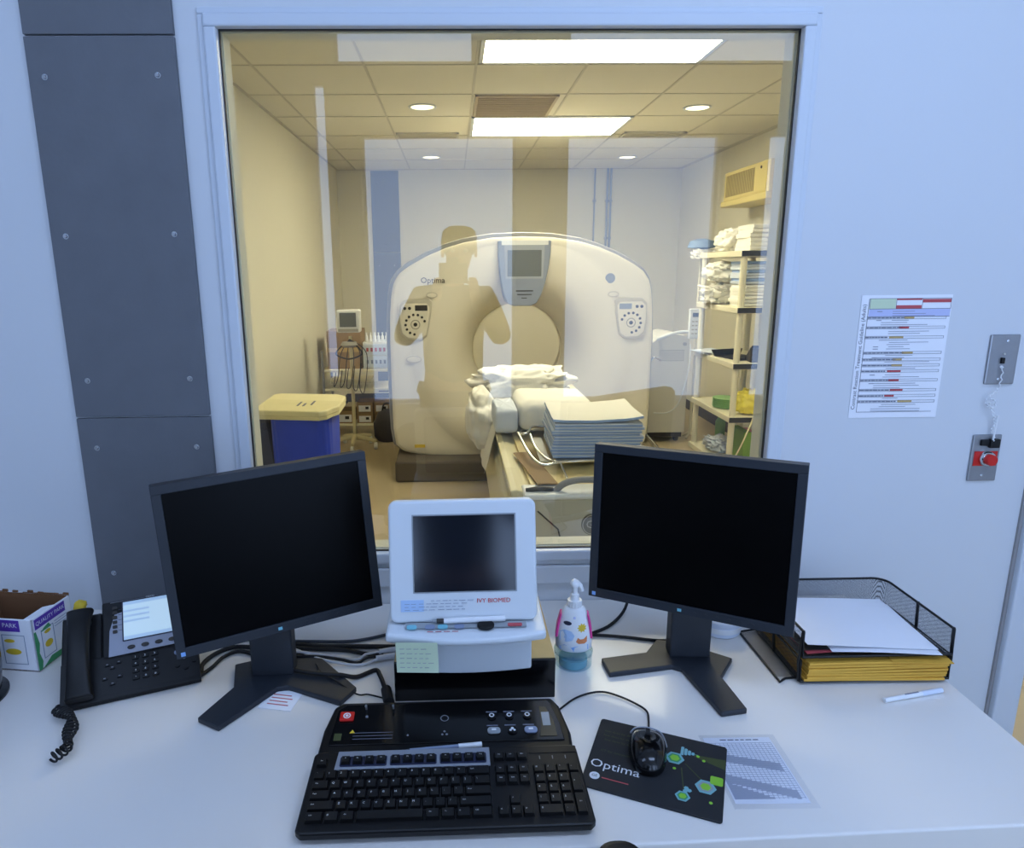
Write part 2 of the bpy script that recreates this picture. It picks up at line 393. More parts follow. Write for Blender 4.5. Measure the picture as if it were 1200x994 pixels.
# grey boards screwed to the wall
def board(label, z0, z1, screws, x0=-.892, x1=-.580, y=0., back=False):
    t = thing('wall_board', label, 'wall panel', ((x0+x1)/2, y, z0))
    MB().box(x0, x1, y-.012, y-.0005, z0, z1).build('board', M['greypanel'], t, bevel=.0015, world=True)
    for x, z in screws:
        s = MB(); s.cyl((x, y-.012, z), (x, y-.0135, z), .0065, 16); s.cyl((x, y-.0135, z), (x, y-.0165, z), .0045, 12, r2=.003)
        s.build('screw', M['screw'], t, world=True, smooth=40)
board('dark grey wall board, lowest, behind the desk phone', .745, 1.234, [(-.852, .842), (-.618, .842), (-.852, 1.162), (-.617, 1.162)])
board('dark grey wall board with six screws, left of the window', 1.238, 2.052, [(-.853, 1.324), (-.617, 1.326), (-.858, 1.648), (-.619, 1.651), (-.857, 1.973), (-.620, 1.976)])
board('dark grey wall board, topmost, cut by the photo edge', 2.056, 2.86, [(-.857, 2.14), (-.620, 2.14), (-.857, 2.6), (-.620, 2.6)])
board('blue grey upright board on the scan room back wall, upper', 1.752, 2.64, [(-.771, 1.84), (-.86, 2.5)], -.918, -.605, YB)
board('blue grey upright board on the scan room back wall, lower', .12, 1.748, [(-.85, 1.6), (-.68, 1.6)], -.918, -.605, YB)
# ------------------------------------------------------------------ ceiling fittings of the scan room
def troffer(label, x, y, d, ZC=ZC, lamp='lamp'):
    t = thing('ceiling_light', label, 'ceiling light', (x+.61, y+d/2, ZC-.012))
    f = MB(); a = .022
    f.box(x+.012, x+1.208, y+.012, y+a+.012, ZC-.012, ZC-.001); f.box(x+.012, x+1.208, y+d-.012-a, y+d-.012, ZC-.012, ZC-.001)
    f.box(x+.012, x+a+.012, y+.012, y+d-.012, ZC-.012, ZC-.001); f.box(x+1.208-a, x+1.208, y+.012, y+d-.012, ZC-.012, ZC-.001)
    f.build('light_frame', M['frame'], t, world=True)
    MB().box(x+.034, x+1.186, y+.034, y+d-.034, ZC-.009, ZC-.004).build('diffuser', M[lamp], t, world=True)
troffer('bright rectangular ceiling light, nearer and larger of the two', X0, 1.945, .49)
troffer('bright rectangular ceiling light over the scanner, farther of the two', X0, 3.775, .755)
for (x, y, lb) in ((-.197, 3.477, 'round recessed downlight, near left one'), (1.726, 3.53, 'round recessed downlight, near right one'),
                   (-.208, 5.68, 'small round downlight near the back wall, left one'), (1.782, 5.74, 'small round downlight near the back wall, right one')):
    t = thing('downlight', lb+', in the scan room ceiling', 'downlight', (x, y, ZC-.01))
    n = 28; f = MB()
    v = []; 
    for r, z in ((.098, ZC-.001), (.098, ZC-.006), (.082, ZC-.007), (.078, ZC-.001)): v += [(x+r*math.cos(2*PI*i/n), y+r*math.sin(2*PI*i/n), z) for i in range(n)]
    f.add(v, [(k*n+i, k*n+(i+1) % n, (k+1)*n+(i+1) % n, (k+1)*n+i) for k in range(3) for i in range(n)])
    f.build('trim_ring', M['frame'], t, world=True, smooth=30)
    MB().cyl((x, y, ZC-.004), (x, y, ZC-.0015), .078, 28).build('lens', M['downlamp'], t, world=True)
def ceilvent(name, label, x0, x1, y0, y1, n, m):
    t = thing(name, label, 'air vent', ((x0+x1)/2, (y0+y1)/2, ZC-.01))
    f = MB(); a = .02
    f.box(x0, x1, y0, y0+a, ZC-.012, ZC-.0005); f.box(x0, x1, y1-a, y1, ZC-.012, ZC-.0005); f.box(x0, x0+a, y0, y1, ZC-.012, ZC-.0005); f.box(x1-a, x1, y0, y1, ZC-.012, ZC-.0005)
    f.build('vent_frame', m, t, world=True)
    f = MB().box(x0+a, x1-a, y0+a, y1-a, ZC-.004, ZC-.0005)
    for k in range(n):
        yy = y0+a+(y1-y0-2*a)*(k+.5)/n; f.box(x0+a, x1-a, yy-.006, yy+.002, ZC-.010, ZC-.004)
    f.build('louvre', m, t, world=True)
ceilvent('return_grille', 'brownish square return air grille between the two ceiling lights', .158, .70, 3.145, 3.77, 14, M['acvent'])
ceilvent('slot_diffuser', 'slot air diffuser at left of the farther ceiling light', -.455, .06, 4.40, 4.62, 3, M['ceilgrid'])
ceilvent('slot_diffuser', 'slot air diffuser at right of the farther ceiling light', 1.43, 1.945, 4.40, 4.62, 3, M['ceilgrid'])
# conduits on the back wall
for i, (x, z0, lb) in enumerate(((1.62, 1.0, 'thin wall conduit, leftmost of three'), (1.765, 1.74, 'wall conduit ending in a small box, middle of three'), (1.805, 1.74, 'wall conduit ending in a small box, right of three'))):
    t = thing('conduit', lb+', behind the scanner', 'pipe', (x, YB-.02, z0))
    f = MB().cyl((x, YB-.02, z0), (x, YB-.02, ZC), .012 if i else .009, 12)
    f.build('pipe', M['pipe'], t, world=True, smooth=40)
    for z in (z0+.15, 2.3): MB().box(x-.018, x+.018, YB-.034, YB-.001, z-.01, z+.01).build('pipe_clip', M['pipe'], t, world=True)
t = thing('junction_box', 'small blue grey junction box under the two conduits', 'junction box', (1.785, YB-.03, 1.66))
MB().box(1.73, 1.84, YB-.05, YB-.001, 1.665, 1.74).build('box_body', M['pipe'], t, bevel=.004, world=True)
MB().box(1.736, 1.834, YB-.054, YB-.05, 1.671, 1.734).build('box_cover', M['sunshade'], t, world=True)

# ------------------------------------------------------------------ CT scanner
GX, GZ, GY = .505, .935, 3.5
t = thing('ct_scanner', 'large cream ring shaped CT scanner with a round bore and top screen', 'CT scanner', (GX, GY+.3, 0))
half = [(.0, 1.790), (.22, 1.782), (.42, 1.752), (.56, 1.712), (.70, 1.655), (.83, 1.585), (.90, 1.535), (.945, 1.47), (.965, 1.38), (.978, 1.25), (.985, 1.04), (.985, .70), (.982, .36), (.965, .24), (.90, .185), (.74, .155), (.50, .128), (.25, .112), (0, .108)]
outl = [(GX+x, z) for x, z in half]+[(GX-x, z) for x, z in half[::-1][1:-1]]
def Rout(th):
    d = (math.cos(th), math.sin(th)); best = 9
    n = len(outl)
    for i in range(n):
        ax, az = outl[i][0]-GX, outl[i][1]-GZ; bx, bz = outl[(i+1) % n][0]-GX, outl[(i+1) % n][1]-GZ
        ex, ez = bx-ax, bz-az; den = d[0]*ez-d[1]*ex
        if abs(den) < 1e-9: continue
        tt = (ax*ez-az*ex)/den; uu = (ax*d[1]-az*d[0])/den
        if tt > 0 and -1e-6 <= uu <= 1+1e-6: best = min(best, tt)
    return best
N = 192; ths = [2*PI*i/N for i in range(N)]; RO = [Rout(a) for a in ths]
def gring(spec, name, m, smooth=30):
    b = MB(); v = []
    for k, y in spec:
        for a, ro in zip(ths, RO):
            r = k if not callable(k) else k(ro); v.append((GX+r*math.cos(a), y, GZ+r*math.sin(a)))
    f = [(k*N+i, k*N+(i+1) % N, (k+1)*N+(i+1) % N, (k+1)*N+i) for k in range(len(spec)-1) for i in range(N)]
    b.add(v, f); return b.build(name, m, t, world=True, smooth=smooth)
cap_ = lambda r: (lambda ro: min(r, ro-.055+(r-.832)))
mixr = lambda q: (lambda ro: min(.832, ro-.055)+(ro-.045-min(.832, ro-.055))*q)
gring([(.358, 3.96), (.364, 3.90), (.378, 3.83), (.402, 3.75), (.435, 3.67), (.475, 3.60), (.52, 3.55), (.57, 3.518), (.62, 3.498), (.665, 3.487), (.70, 3.482), (.73, 3.480), (cap_(.755), 3.481), (cap_(.78), 3.485), (cap_(.803), 3.491), (cap_(.82), 3.496), (cap_(.832), GY),
       (mixr(.3), GY), (mixr(.6), GY), (lambda r: r-.035, GY), (lambda r: r-.02, GY+.006), (lambda r: r-.006, GY+.02), (lambda r: r, GY+.05), (lambda r: r, GY+.12)], 'front_cover', M['cream'])
gring([(lambda r: r, GY+.12), (lambda r: r-.012, GY+.121), (lambda r: r-.012, GY+.135), (lambda r: r+.030, GY+.136), (lambda r: r+.036, GY+.15), (lambda r: r+.036, GY+.30), (lambda r: r+.01, GY+.42), (lambda r: r, GY+.44)], 'trim_band', M['creamseam'])
gring([(lambda r: r, GY+.44), (lambda r: r, GY+.85), (lambda r: r-.04, GY+.9), (.60, GY+.9), (.45, GY+.905), (.42, GY+.90)], 'rear_cover', M['cream'])
gring([(.366, 3.930), (.352, 3.93), (.352, 3.96), (.42, 4.40)], 'bore_tunnel', M['tunnel'])
b = MB(); b.prism([(GX-.96, GY-.18), (GX+.96, GY-.18), (GX+.96, GY+.8), (GX-.96, GY+.8)], 0, .165)
b.build('base', M['basegrey'], t, bevel=.02, world=True)
# console at the top of the ring
b = MB()
P = [(.322, 1.757), (.322, 1.66), (.330, 1.56), (.345, 1.46), (.366, 1.37), (.392, 1.315), (.43, 1.296), (.56, 1.296), (.600, 1.315), (.632, 1.37), (.662, 1.46), (.684, 1.56), (.698, 1.66), (.702, 1.757)]
b.prism_y(P, GY-.075, GY+.30)
cs = b.build('display_console', M['consgrey'], t, bevel=.008, world=True)
RM[cs] = RM[t]
b = MB().prism_y([(x, z) for x, z in rrect(.346, .680, 1.725, 1.756, .004)], GY-.080, GY-.075); b.build('light_strip', M['white'], cs, world=True)
b = MB().prism_y([(.365, 1.725), (.655, 1.725), (.645, 1.49), (.375, 1.49)], GY-.079, GY-.074)
b.build('screen_bezel', M['scrframe'], cs, world=True)
MB().box(.388, .632, GY-.081, GY-.078, 1.506, 1.690).build('lcd_screen', M['scrgrey'], cs, world=True)
b = MB().box(.45, .575, GY-.078, GY-.074, 1.40, 1.408).box(.46, .565, GY-.078, GY-.074, 1.375, 1.381).box(.49, .53, GY-.078, GY-.074, 1.35, 1.356)
b.build('status_marks', M['dark'], cs, world=True)
def keypad(cx, cz, mir, GY=GY-.024):
    s = -1 if mir else 1
    q = lambda P: [(cx+s*x, cz+z) for x, z in P]
    b = MB().prism_y(q([(-.115, .12), (-.08, .155), (.10, .165), (.125, .14), (.115, .05), (.10, -.04), (.085, -.11), (.04, -.145), (-.06, -.14), (-.11, -.105), (-.122, 0)]), GY-.010, GY+.034)
    k = b.build('control_keypad', M['keyframe'], t, bevel=.006, world=True); RM[k] = RM[t]
    b = MB().prism_y(q([(-.105, .10), (-.075, .128), (.085, .128), (.105, .10), (.095, .0), (.075, -.10), (.035, -.128), (-.055, -.125), (-.097, -.09), (-.108, 0)]), GY-.014, GY-.008)
    b.build('keypad_face', M['cream'], k, bevel=.003, world=True)
    b = MB().box(min(cx+s*.0, cx+s*.09), max(cx+s*.0, cx+s*.09), GY-.0165, GY-.013, cz+.075, cz+.115)
    b.build('keypad_display', M['dark'] if not mir else M['consgrey'], k, world=True)
    spots = [(cx+s*(.072*math.cos(R(20)+R(27)*i)), cz-.025+.072*math.sin(R(20)+R(27)*i), .0095) for i in range(10)]
    spots += [(cx+s*x, cz+.093, .0115) for x in (-.075, -.04)]+[(cx, cz-.025, .014)]
    for x, z, r in spots: MB().cyl((x, GY-.018, z), (x, GY-.013, z), r, 12).build('keypad_button', M['dark'], k, world=True)
    b = MB(); v = []
    for r in (.030, .034): v += [(cx+r*math.cos(2*PI*i/24), GY-.0155, cz-.025+r*math.sin(2*PI*i/24)) for i in range(24)]
    b.add(v, [(i, 24+i, 24+(i+1) % 24, (i+1) % 24) for i in range(24)]); b.build('keypad_ring', M['logogrey'], k, world=True)
keypad(-.283, 1.192, False); keypad(1.306, 1.190, True)
def oval(cx, cz, w, h, name='release_button', GY=GY-.016):
    n = 24
    o = [(cx+w*math.cos(2*PI*i/n), cz+h*math.sin(2*PI*i/n)) for i in range(n)]
    a = MB().prism_y(o, GY-.004, GY+.018); a.build(name, M['keyframe'], t, world=True)
    i2 = [(cx+(w-.007)*math.cos(2*PI*i/n), cz+(h-.007)*math.sin(2*PI*i/n)) for i in range(n)]
    MB().prism_y(i2, GY-.008, GY-.003).build('button_face', M['cream'], t, bevel=.002, world=True)
oval(-.160, 1.377, .042, .022); oval(1.172, 1.372, .042, .022); oval(-.304, .908, .058, .028)
b = MB().text('Optima', .058, Tr(-.150, GY-.0175, 1.482) @ WX); b.build('lettering', M['dark'], t, world=True)
n = 28; b = MB().prism_y([(1.148+.036*math.cos(2*PI*i/n), 1.487+.036*math.sin(2*PI*i/n)) for i in range(n)], GY-.005, GY+.001); e = b.build('round_emblem', M['consgrey'], t, world=True)
b = MB().text('GE', .036, Tr(1.148, GY-.006, 1.487) @ WX); b.build('emblem_lettering', M['scrframe'], t, world=True)
b = MB().box(-.315, -.235, GY-.003, GY+.001, .225, .250); b.build('rating_label', M['yellow'], t, world=True)

# ------------------------------------------------------------------ patient table
t = thing('patient_table', 'long cream patient table reaching from the scanner bore toward the window', 'patient table', (.48, 2.0, 0))
b = MB().box(.27, .71, 1.1, 3.28, 0, .44); b.build('base', M['tablecream'], t, bevel=.03, world=True)
P = [(.70, .30), (3.28, .30), (3.28, .70), (.72, .70)]
b = MB().prism_x(P, .185, .79); b.build('table_body', M['tablecream'], t, bevel=.035, seg=3, world=True)
b = MB()
prof = [(-.30, .80), (-.29, .745), (-.24, .725), (.24, .725), (.29, .745), (.30, .80), (.275, .803), (.20, .780), (.0, .768), (-.20, .780), (-.275, .803)]
b.prism_y([(.49+x, z) for x, z in prof], .70, 3.30); b.build('cradle', M['tablecream'], t, bevel=.006, world=True)
b = MB().sheet(lambda u, v: (.27+.44*u, .76+2.5*v, .788+.012*abs(2*u-1)**2+.004), 8, 6, .02); b.build('cradle_pad', M['padbrown'], t, world=True, smooth=40)
P = [(.245, .798), (.215, .74), (.205, .66), (.215, .58), (.25, .565), (.73, .565), (.765, .58), (.775, .66), (.765, .74), (.735, .798)]
b = MB().prism_y(P, .655, .76); ec = b.build('end_cap', M['tablegrey'], t, bevel=.025, seg=4, world=True); RM[ec] = RM[t]
MB().box(.235, .745, .648, .77, .780, .802).build('end_rim', M['white'], t, bevel=.008, world=True)
b = MB(); n = 32
b.prism_y([(.478+.040*math.cos(2*PI*i/n), .688+.040*math.sin(2*PI*i/n)) for i in range(n)], .650, .658); b.build('round_emblem', M['logogrey'], ec, world=True)
b = MB().text('GE', .040, Tr(.478, .649, .688) @ WX)
v = []
for r in (.034, .037): v += [(.478+r*math.cos(2*PI*i/32), .649, .688+r*math.sin(2*PI*i/32)) for i in range(32)]
b.add(v, [(i, 32+i, 32+(i+1) % 32, (i+1) % 32) for i in range(32)]); b.build('emblem_lettering', M['tablegrey'], ec, world=True)
b = MB().sheet(lambda u, v: ((.262+.075*u)+(.03-.05*v)*1+.02*0, .74+.43*v, .812+.002*math.sin(PI*u)), 4, 6, .004)
b.build('table_strap', M['strap'], t, world=True)
b = MB().tube(smoothpath([(.335, .70, .735), (.345, .69, .79), (.376, .69, .825), (.43, .69, .84), (.52, .70, .835), (.60, .72, .815)], 5), .012, 10)
b.build('cable_loop', M['greystrap'], t, world=True, smooth=60)
b = MB().tube([(.283, .648, .742), (.355, .645, .675), (.366, .645, .63)], .003, 6).build('thin_lead', M['dark'], t, world=True)
MB().tube(smoothpath([(.245, .69, .805), (.30, .685, .812), (.34, .69, .806)], 4), .009, 8).build('strap_buckle', M['dark'], t, world=True, smooth=60)
# arm support tray of chromed tube lying on the table
t = thing('arm_support', 'bent chrome tube arm support lying under the folded pads', 'arm support', (.5, 1.15, .81))
fr = smoothpath([(.80, .965, .835), (.60, .955, .835), (.42, .945, .833), (.355, .93, .826), (.318, .95, .83), (.292, 1.06, .845), (.272, 1.28, .87)], 6)
MB().tube(fr, .0065, 8).build('front_tube', M['chrome'], t, world=True, smooth=60)
MB().tube(smoothpath([(.272, 1.28, .87), (.30, 1.24, .875), (.325, 1.32, .872), (.345, 1.40, .868), (.41, 1.43, .862), (.60, 1.44, .835), (.80, 1.44, .835)], 6), .006, 8).build('rear_tube', M['chrome'], t, world=True, smooth=60)
MB().tube(smoothpath([(.325, 1.29, .86), (.335, 1.15, .835), (.375, .99, .826), (.46, .965, .828)], 6), .006, 8).build('inner_tube', M['chrome'], t, world=True, smooth=60)
MB().sheet(lambda u, v: (.335+.04*u, 1.0+.30*v, .822+.022*v), 5, 5, .006).build('plate', M['tablegrey'], t, world=True)
MB().tube([(.405, .955, .83), (.408, .80, .812)], .0055, 8).build('support_rod', M['chrome'], t, world=True, smooth=60)
MB().box(.40, .80, 1.0, 1.40, .818, .826).build('tray_plate', M['steel'], t, world=True)

# the stack of folded pads on the table
def make_pad(seed):
    rnd = random.Random(seed); b = MB()
    sx, sy = .35+rnd.uniform(-.006, .006), .37+rnd.uniform(-.006, .006)
    def prof(z0, m):
        n = 5; h = .0058; P = []
        for i in range(n+1): a = R(90+180*i/n); P.append((-sy/2+h/2+h/2*math.cos(a), z0+h/2+h/2*math.sin(a)))
        P += [(sy/2, z0), (sy/2, z0+h)]
        b.prism_x(P, -sx/2, sx/2, m)
    prof(0, 1); prof(.0060, 0)
    o = b.build('folded_pad', [M['linenlight'], M['linenblue']])
    return o
pads = [make_pad(i) for i in range(3)]; first = [True]*3
NP = 12
for i in range(NP-1):
    k = i % 3
    if first[k]: o = pads[k]; first[k] = False
    else: o = pads[k].copy(); COL.objects.link(o)
    tag(o, 'white and pale blue folded pad in the stack on the patient table', 'folded pad', 'folded pads stacked on the patient table')
    o.location = (.572+random.uniform(-.006, .006), 1.205+random.uniform(-.006, .006), .827+i*.0127); o.rotation_euler = (0, 0, R(-2+random.uniform(-1.6, 1.6)))
def top(u, v):
    x = -.178+.356*u; y = -.185+.37*v
    return (x, y, .012+.010*(2*abs(u-.35))**2-.004*math.sin(PI*v)+.004*noise.noise(Vector((u*3, v*3, 2))))
b = MB().sheet(top, 16, 12, .010, 0, m2=1)
o = b.build('folded_pad', [M['linen'], M['linenblue']], smooth=50); tag(o, 'topmost folded white pad of the stack, its surface sagging', 'folded pad', 'folded pads stacked on the patient table')
o.location = (.572, 1.205, .827+(NP-1)*.0127+.001); o.rotation_euler = (0, 0, R(-2))

# pillow and sheet at the head of the table
def drape(u, v):
    x0 = .10+.56*u; y = 1.55+1.25*v; zt = .818
    e = max(0, .185-x0)/.085
    hump = .09*math.exp(-((v-.62)/.2)**2)*(.65+.5*abs(u-.45))
    nz = .010*noise.noise(Vector((u*7, v*9, 1)))+.012*noise.noise(Vector((u*16, v*20, 4)))
    x = x0 if e <= 0 else .185-.05*min(1, e)+.02*noise.noise(Vector((v*8, u*5, 3)))
    z = zt+hump+nz if e <= 0 else zt+hump*(1-e)+nz-.24*e**1.2*(1-.35*abs(v-.35))
    return (x, y, z)
b = MB().sheet(drape, 44, 60, .004)
o = b.build('bed_sheet', M['linen'], smooth=80); tag(o, 'rumpled white sheet hanging over the table edge in front of the bore', 'sheet')
def slabpillow(name, label, cat, c, sx, sy, sz, m, seed):
    b = MB(); vs = []; nu, nv = 40, 24
    for j in range(nv+1):
        ph = PI*j/nv-PI/2
        for i in range(nu):
            th = 2*PI*i/nu
            q = lambda w, e: math.copysign(abs(w)**e, w)
            d = (q(math.cos(ph), .3)*q(math.cos(th), .22), q(math.cos(ph), .3)*q(math.sin(th), .22), q(math.sin(ph), .5))
            k = .012*noise.noise(Vector(d)*4+Vector((seed, 0, 0)))
            vs.append((d[0]*sx*(1+k), d[1]*sy*(1+k), d[2]*sz+k*.6))
    b.add(vs, [(j*nu+i, j*nu+(i+1) % nu, (j+1)*nu+(i+1) % nu, (j+1)*nu+i) for j in range(nv) for i in range(nu)])
    o = b.build(name, m, smooth=60); o.location = c; tag(o, label, cat); return o
b = MB(); blob(b, (0, 0, 0), (.27, .21, .10), .30, 2.4, seed=14, nu=64, nv=40); o = b.build('rolled_sheet', M['linen'], smooth=80); o.location = (.38, 2.20, .925); tag(o, 'bunched white sheet on the table right in front of the bore', 'sheet')
b = MB(); blob(b, (0, 0, 0), (.075, .24, .135), .20, 1.7, seed=21, nu=56, nv=44, flat=False); o = b.build('draped_sheet', M['linen'], smooth=80); o.location = (.135, 1.98, .80); tag(o, 'crumpled end of a white sheet bulging over the left edge of the table', 'sheet')
slabpillow('pillow', 'boxy white pillow on the patient table behind the folded pads', 'pillow', (.465, 1.66, .900), .175, .22, .072, M['linen'], 2)
o = slabpillow('folded_blanket', 'folded white blanket leaning at left of the pillow', 'blanket', (.235, 1.60, .882), .055, .16, .06, M['linenlight'], 5)
o = slabpillow('yellow_cushion', 'yellow pad lying at the bottom of the scanner bore', 'pad', (.565, 4.15, .602), .085, .14, .028, M['cushion'], 3)

# ------------------------------------------------------------------ hamper, bins, carts at left
t = thing('linen_hamper', 'linen hamper with cream lid and blue bag by the left wall', 'hamper', (-.80, 1.92, 0))
P = [(-1.00, 1.74), (-.98, 1.705), (-.66, 1.65), (-.625, 1.68), (-.61, 1.74), (-.585, 1.80), (-.59, 2.06), (-.64, 2.12), (-.97, 2.17), (-1.0, 2.14)]
b = MB().prism(P, .868, .90); b.build('lid', M['lidyellow'], t, bevel=.008, seg=3, world=True)
b = MB().prism([(x*.985-.011, y*.97+.057) for x, y in P], .852, .869); b.build('lid_lip', M['lidyellow'], t, bevel=.003, world=True)
b = MB()
b.box(-.80, -.79, 1.80, 1.90, .9, .9015).box(-.77, -.76, 1.79, 1.86, .9, .9015).box(-.735, -.725, 1.82, 1.92, .9, .9015); b.build('lid_writing', M['inkgrey'], t, world=True)
cxb, cyb = -.775, 1.905
b = MB(); nu = 72; nv = 20; vs = []
for j in range(nv+1):
    z = .12+.735*j/nv
    for i in range(nu):
        th = 2*PI*i/nu; q = lambda w: math.copysign(abs(w)**.35, w)
        k = 1+.05*noise.noise(Vector((math.cos(th)*3, math.sin(th)*3, z*2)))*(1-.5*j/nv)+.012*math.sin(th*17+z*6)
        k *= (1-.10*(1-j/nv)) * (.6 if j == 0 else 1)
        vs.append((cxb+.150*q(math.cos(th))*k, cyb+.195*q(math.sin(th))*k, z))
b.add(vs, [(j*nu+i, j*nu+(i+1) % nu, (j+1)*nu+(i+1) % nu, (j+1)*nu+i) for j in range(nv) for i in range(nu)]+[tuple(range(nu))[::-1]])
b.build('laundry_bag', M['bluebag'], t, world=True, smooth=60)
for sx in (-.88, -.67):
    for sy in (1.82, 2.02): MB().cyl((sx, sy, .07), (sx, sy, .86), .011, 10).build('leg', M['tablecream'], t, world=True, smooth=40)
    for sy in (1.82, 2.02): MB().cyl((sx-.012, sy, .035), (sx+.012, sy, .035), .035, 14).build('caster', M['dark'], t, world=True, smooth=40)
MB().box(-.90, -.65, 1.80, 2.04, .075, .09).build('bottom_tray', M['tablecream'], t, world=True)
t = thing('waste_bin', 'dark grey bin half hidden behind the window jamb, left of hamper', 'bin', (-1.105, 2.25, 0))
b = MB().prism(rrect(-.13, .13, -.16, .16, .04), 0, .02).lathe([(.10, .0), (.125, .70), (.135, .705), (.135, .72)], seg=28); b.build('bin_body', M['darkbag'], t, smooth=30)
MB().lathe([(.14, .72), (.14, .745), (.10, .785), (.02, .80)], seg=28).build('bin_lid', M['darkbag'], t, smooth=30)

# patient monitor on a wheeled stand
mx, my = -.90, 4.38
t = thing('monitor_stand', 'white patient monitor on a wheeled pole stand with wire basket', 'monitor stand', (mx, my, 0))
for k in range(5):
    a = R(-90+72*k); e = (mx+.20*math.cos(a), my+.20*math.sin(a))
    MB().tube([(mx, my, .105), (mx+.1*math.cos(a), my+.1*math.sin(a), .095), (e[0], e[1], .075)], [.026, .021, .015], 8).build('base_leg', M['tablecream'], t, world=True, smooth=60)
    w_ = MB().cyl((e[0]-.013, e[1], .032), (e[0]+.013, e[1], .032), .032, 14); w_.build('caster', M['white'], t, world=True, smooth=40)
MB().cyl((mx, my, .09), (mx, my, 1.0), .016, 14).build('pole', M['tablecream'], t, world=True, smooth=40)
b = MB()
for z in (.56, .60, .64): b.tube([(mx-.17, my-.12, z), (mx+.18, my-.12, z), (mx+.18, my+.12, z), (mx-.17, my+.12, z)], .004, 6, closed=True)
for i in range(15): x = mx-.17+.35*i/14; b.tube([(x, my-.12, .64), (x, my-.12, .56), (x, my+.12, .56), (x, my+.12, .64)], .0025, 5)
b.build('wire_basket', M['scream'], t, world=True)
MB().box(mx-.165, mx+.175, my-.125, my+.125, .622, .632).build('basket_shelf', M['tablecream'], t, world=True)
b = MB().box(mx-.105, mx+.095, my-.07, my+.05, 1.035, 1.228); mo = b.build('monitor_body', M['white'], t, bevel=.012, world=True); RM[mo] = RM[t]
MB().box(mx-.075, mx+.065, my-.0745, my-.069, 1.085, 1.205).build('screen', M['scrgrey'], mo, world=True)
MB().box(mx-.09, mx+.08, my-.074, my-.069, 1.045, 1.068).build('button_row', M['btngrey'], mo, world=True)
b = MB()
for i in range(5):
    x = mx-.12+.055*i
    b.tube(smoothpath([(x, my-.125, .70+.02*i), (x-.02, my-.14, .58), (x+.02, my-.15, .66-.03*i), (x+.05, my-.12, .86), (mx, my-.06, .98)], 6), .004, 6)
b.tube(smoothpath([(mx-.06, my-.1, .93), (mx-.11, my-.12, .86), (mx, my-.14, .82), (mx+.11, my-.12, .86), (mx+.06, my-.1, .93)], 6), .007, 6)
b.build('sensor_leads', M['dark'], t, world=True, smooth=60)
MB().lathe([(.05, -.02), (.075, 0), (.06, .025)], (mx, my-.08, .935), 18).build('coiled_lead', M['btngrey'], t, world=True, smooth=50)
# supply rack behind it
t = thing('supply_rack', 'grey wheeled supply rack behind the patient monitor stand', 'rack', (-.92, 5.0, 0))
x0, x1, y0, y1 = -1.24, -.60, 4.82, 5.28
for x in (x0, x1):
    for y in (y0, y1): MB().cyl((x, y, .06), (x, y, .82), .013, 10).build('post', M['steel'], t, world=True, smooth=40); MB().cyl((x-.012, y, .03), (x+.012, y, .03), .03, 12).build('caster', M['white'], t, world=True, smooth=40)
for z in (.10, .44, .62): MB().box(x0, x1, y0, y1, z, z+.02).build('shelf', M['scream'], t, world=True, bevel=.003)
for (bx, bz, w_, h_, lb) in ((-1.16, .12, .19, .12, 'brown carton at left on the rack bottom shelf'), (-.94, .12, .15, .10, 'brown carton in the middle of the rack bottom shelf'), (-.775, .12, .15, .10, 'brown carton at right on the rack bottom shelf'), (-.94, .222, .15, .10, 'upper brown carton on the rack, at left'), (-.775, .222, .15, .10, 'upper brown carton on the rack, at right')):
    q = thing('carton', lb, 'box', (bx+w_/2, 4.95, bz+.001))
    MB().box(-w_/2, w_/2, -.11, .12, 0, h_).build('carton_body', M['cardboard'], q, bevel=.002)
    MB().box(-w_*.38, w_*.38, -.112, -.1105, h_*.12, h_*.72).build('carton_label', M['paper'], q)
    MB().box(w_*.05, w_*.25, -.1135, -.1125, h_*.35, h_*.6).build('label_print', M['dark'], q)
q = thing('carton', 'large brown carton on the rack middle shelf, behind the wire basket', 'box', (-1.05, 5.05, .641))
MB().box(-.15, .17, -.16, .16, 0, .36).build('carton_body', M['cardboard'], q, bevel=.003)
MB().box(-.152, .172, -.163, -.1605, .16, .20).build('packing_tape', M['tan'], q)
q = thing('storage_bin', 'clear white storage drawers at right on the rack top', 'drawers', (-.74, 5.02, .641))
MB().box(-.125, .125, -.14, .16, 0, .25).build('drawer_case', M['white'], q, bevel=.004)
for k in range(2):
    d_ = MB().box(-.115, .115, -.15, -.135, .015+.115*k, .12+.115*k).build('drawer', M['linenlight'], q, bevel=.004)
    b = MB()
    for i in range(5): b.box(-.09+.04*i, -.07+.04*i, -.153, -.1495, .05+.115*k, .085+.115*k)
    b.build('drawer_contents', M['redlab'] if k else M['bluegrey'], d_)
for i in range(6):
    o = MB().lathe([(.014, 0), (.014, .05), (.006, .06), (.006, .075), (.009, .078), (.009, .085)], seg=12).build('small_bottle', M['white'], smooth=40)
    o.location = (-.835+.038*i, 4.96, .892); tag(o, 'small white bottle in the row on top of the clear drawers', 'bottle', 'bottles in a row on the drawers')
q = thing('equipment_bag', 'black round topped bag on the rack beside the scanner', 'bag', (-.63, 4.66, .001))
MB().lathe([(.10, 0), (.13, .04), (.135, .16), (.09, .26), (.03, .29)], seg=24).build('bag_body', M['darkbag'], q, smooth=50)
MB().tube(smoothpath([(-.05, 0, .27), (-.03, 0, .34), (.03, 0, .34), (.05, 0, .27)], 6), .008, 6).build('bag_handle', M['dark'], q, smooth=50)

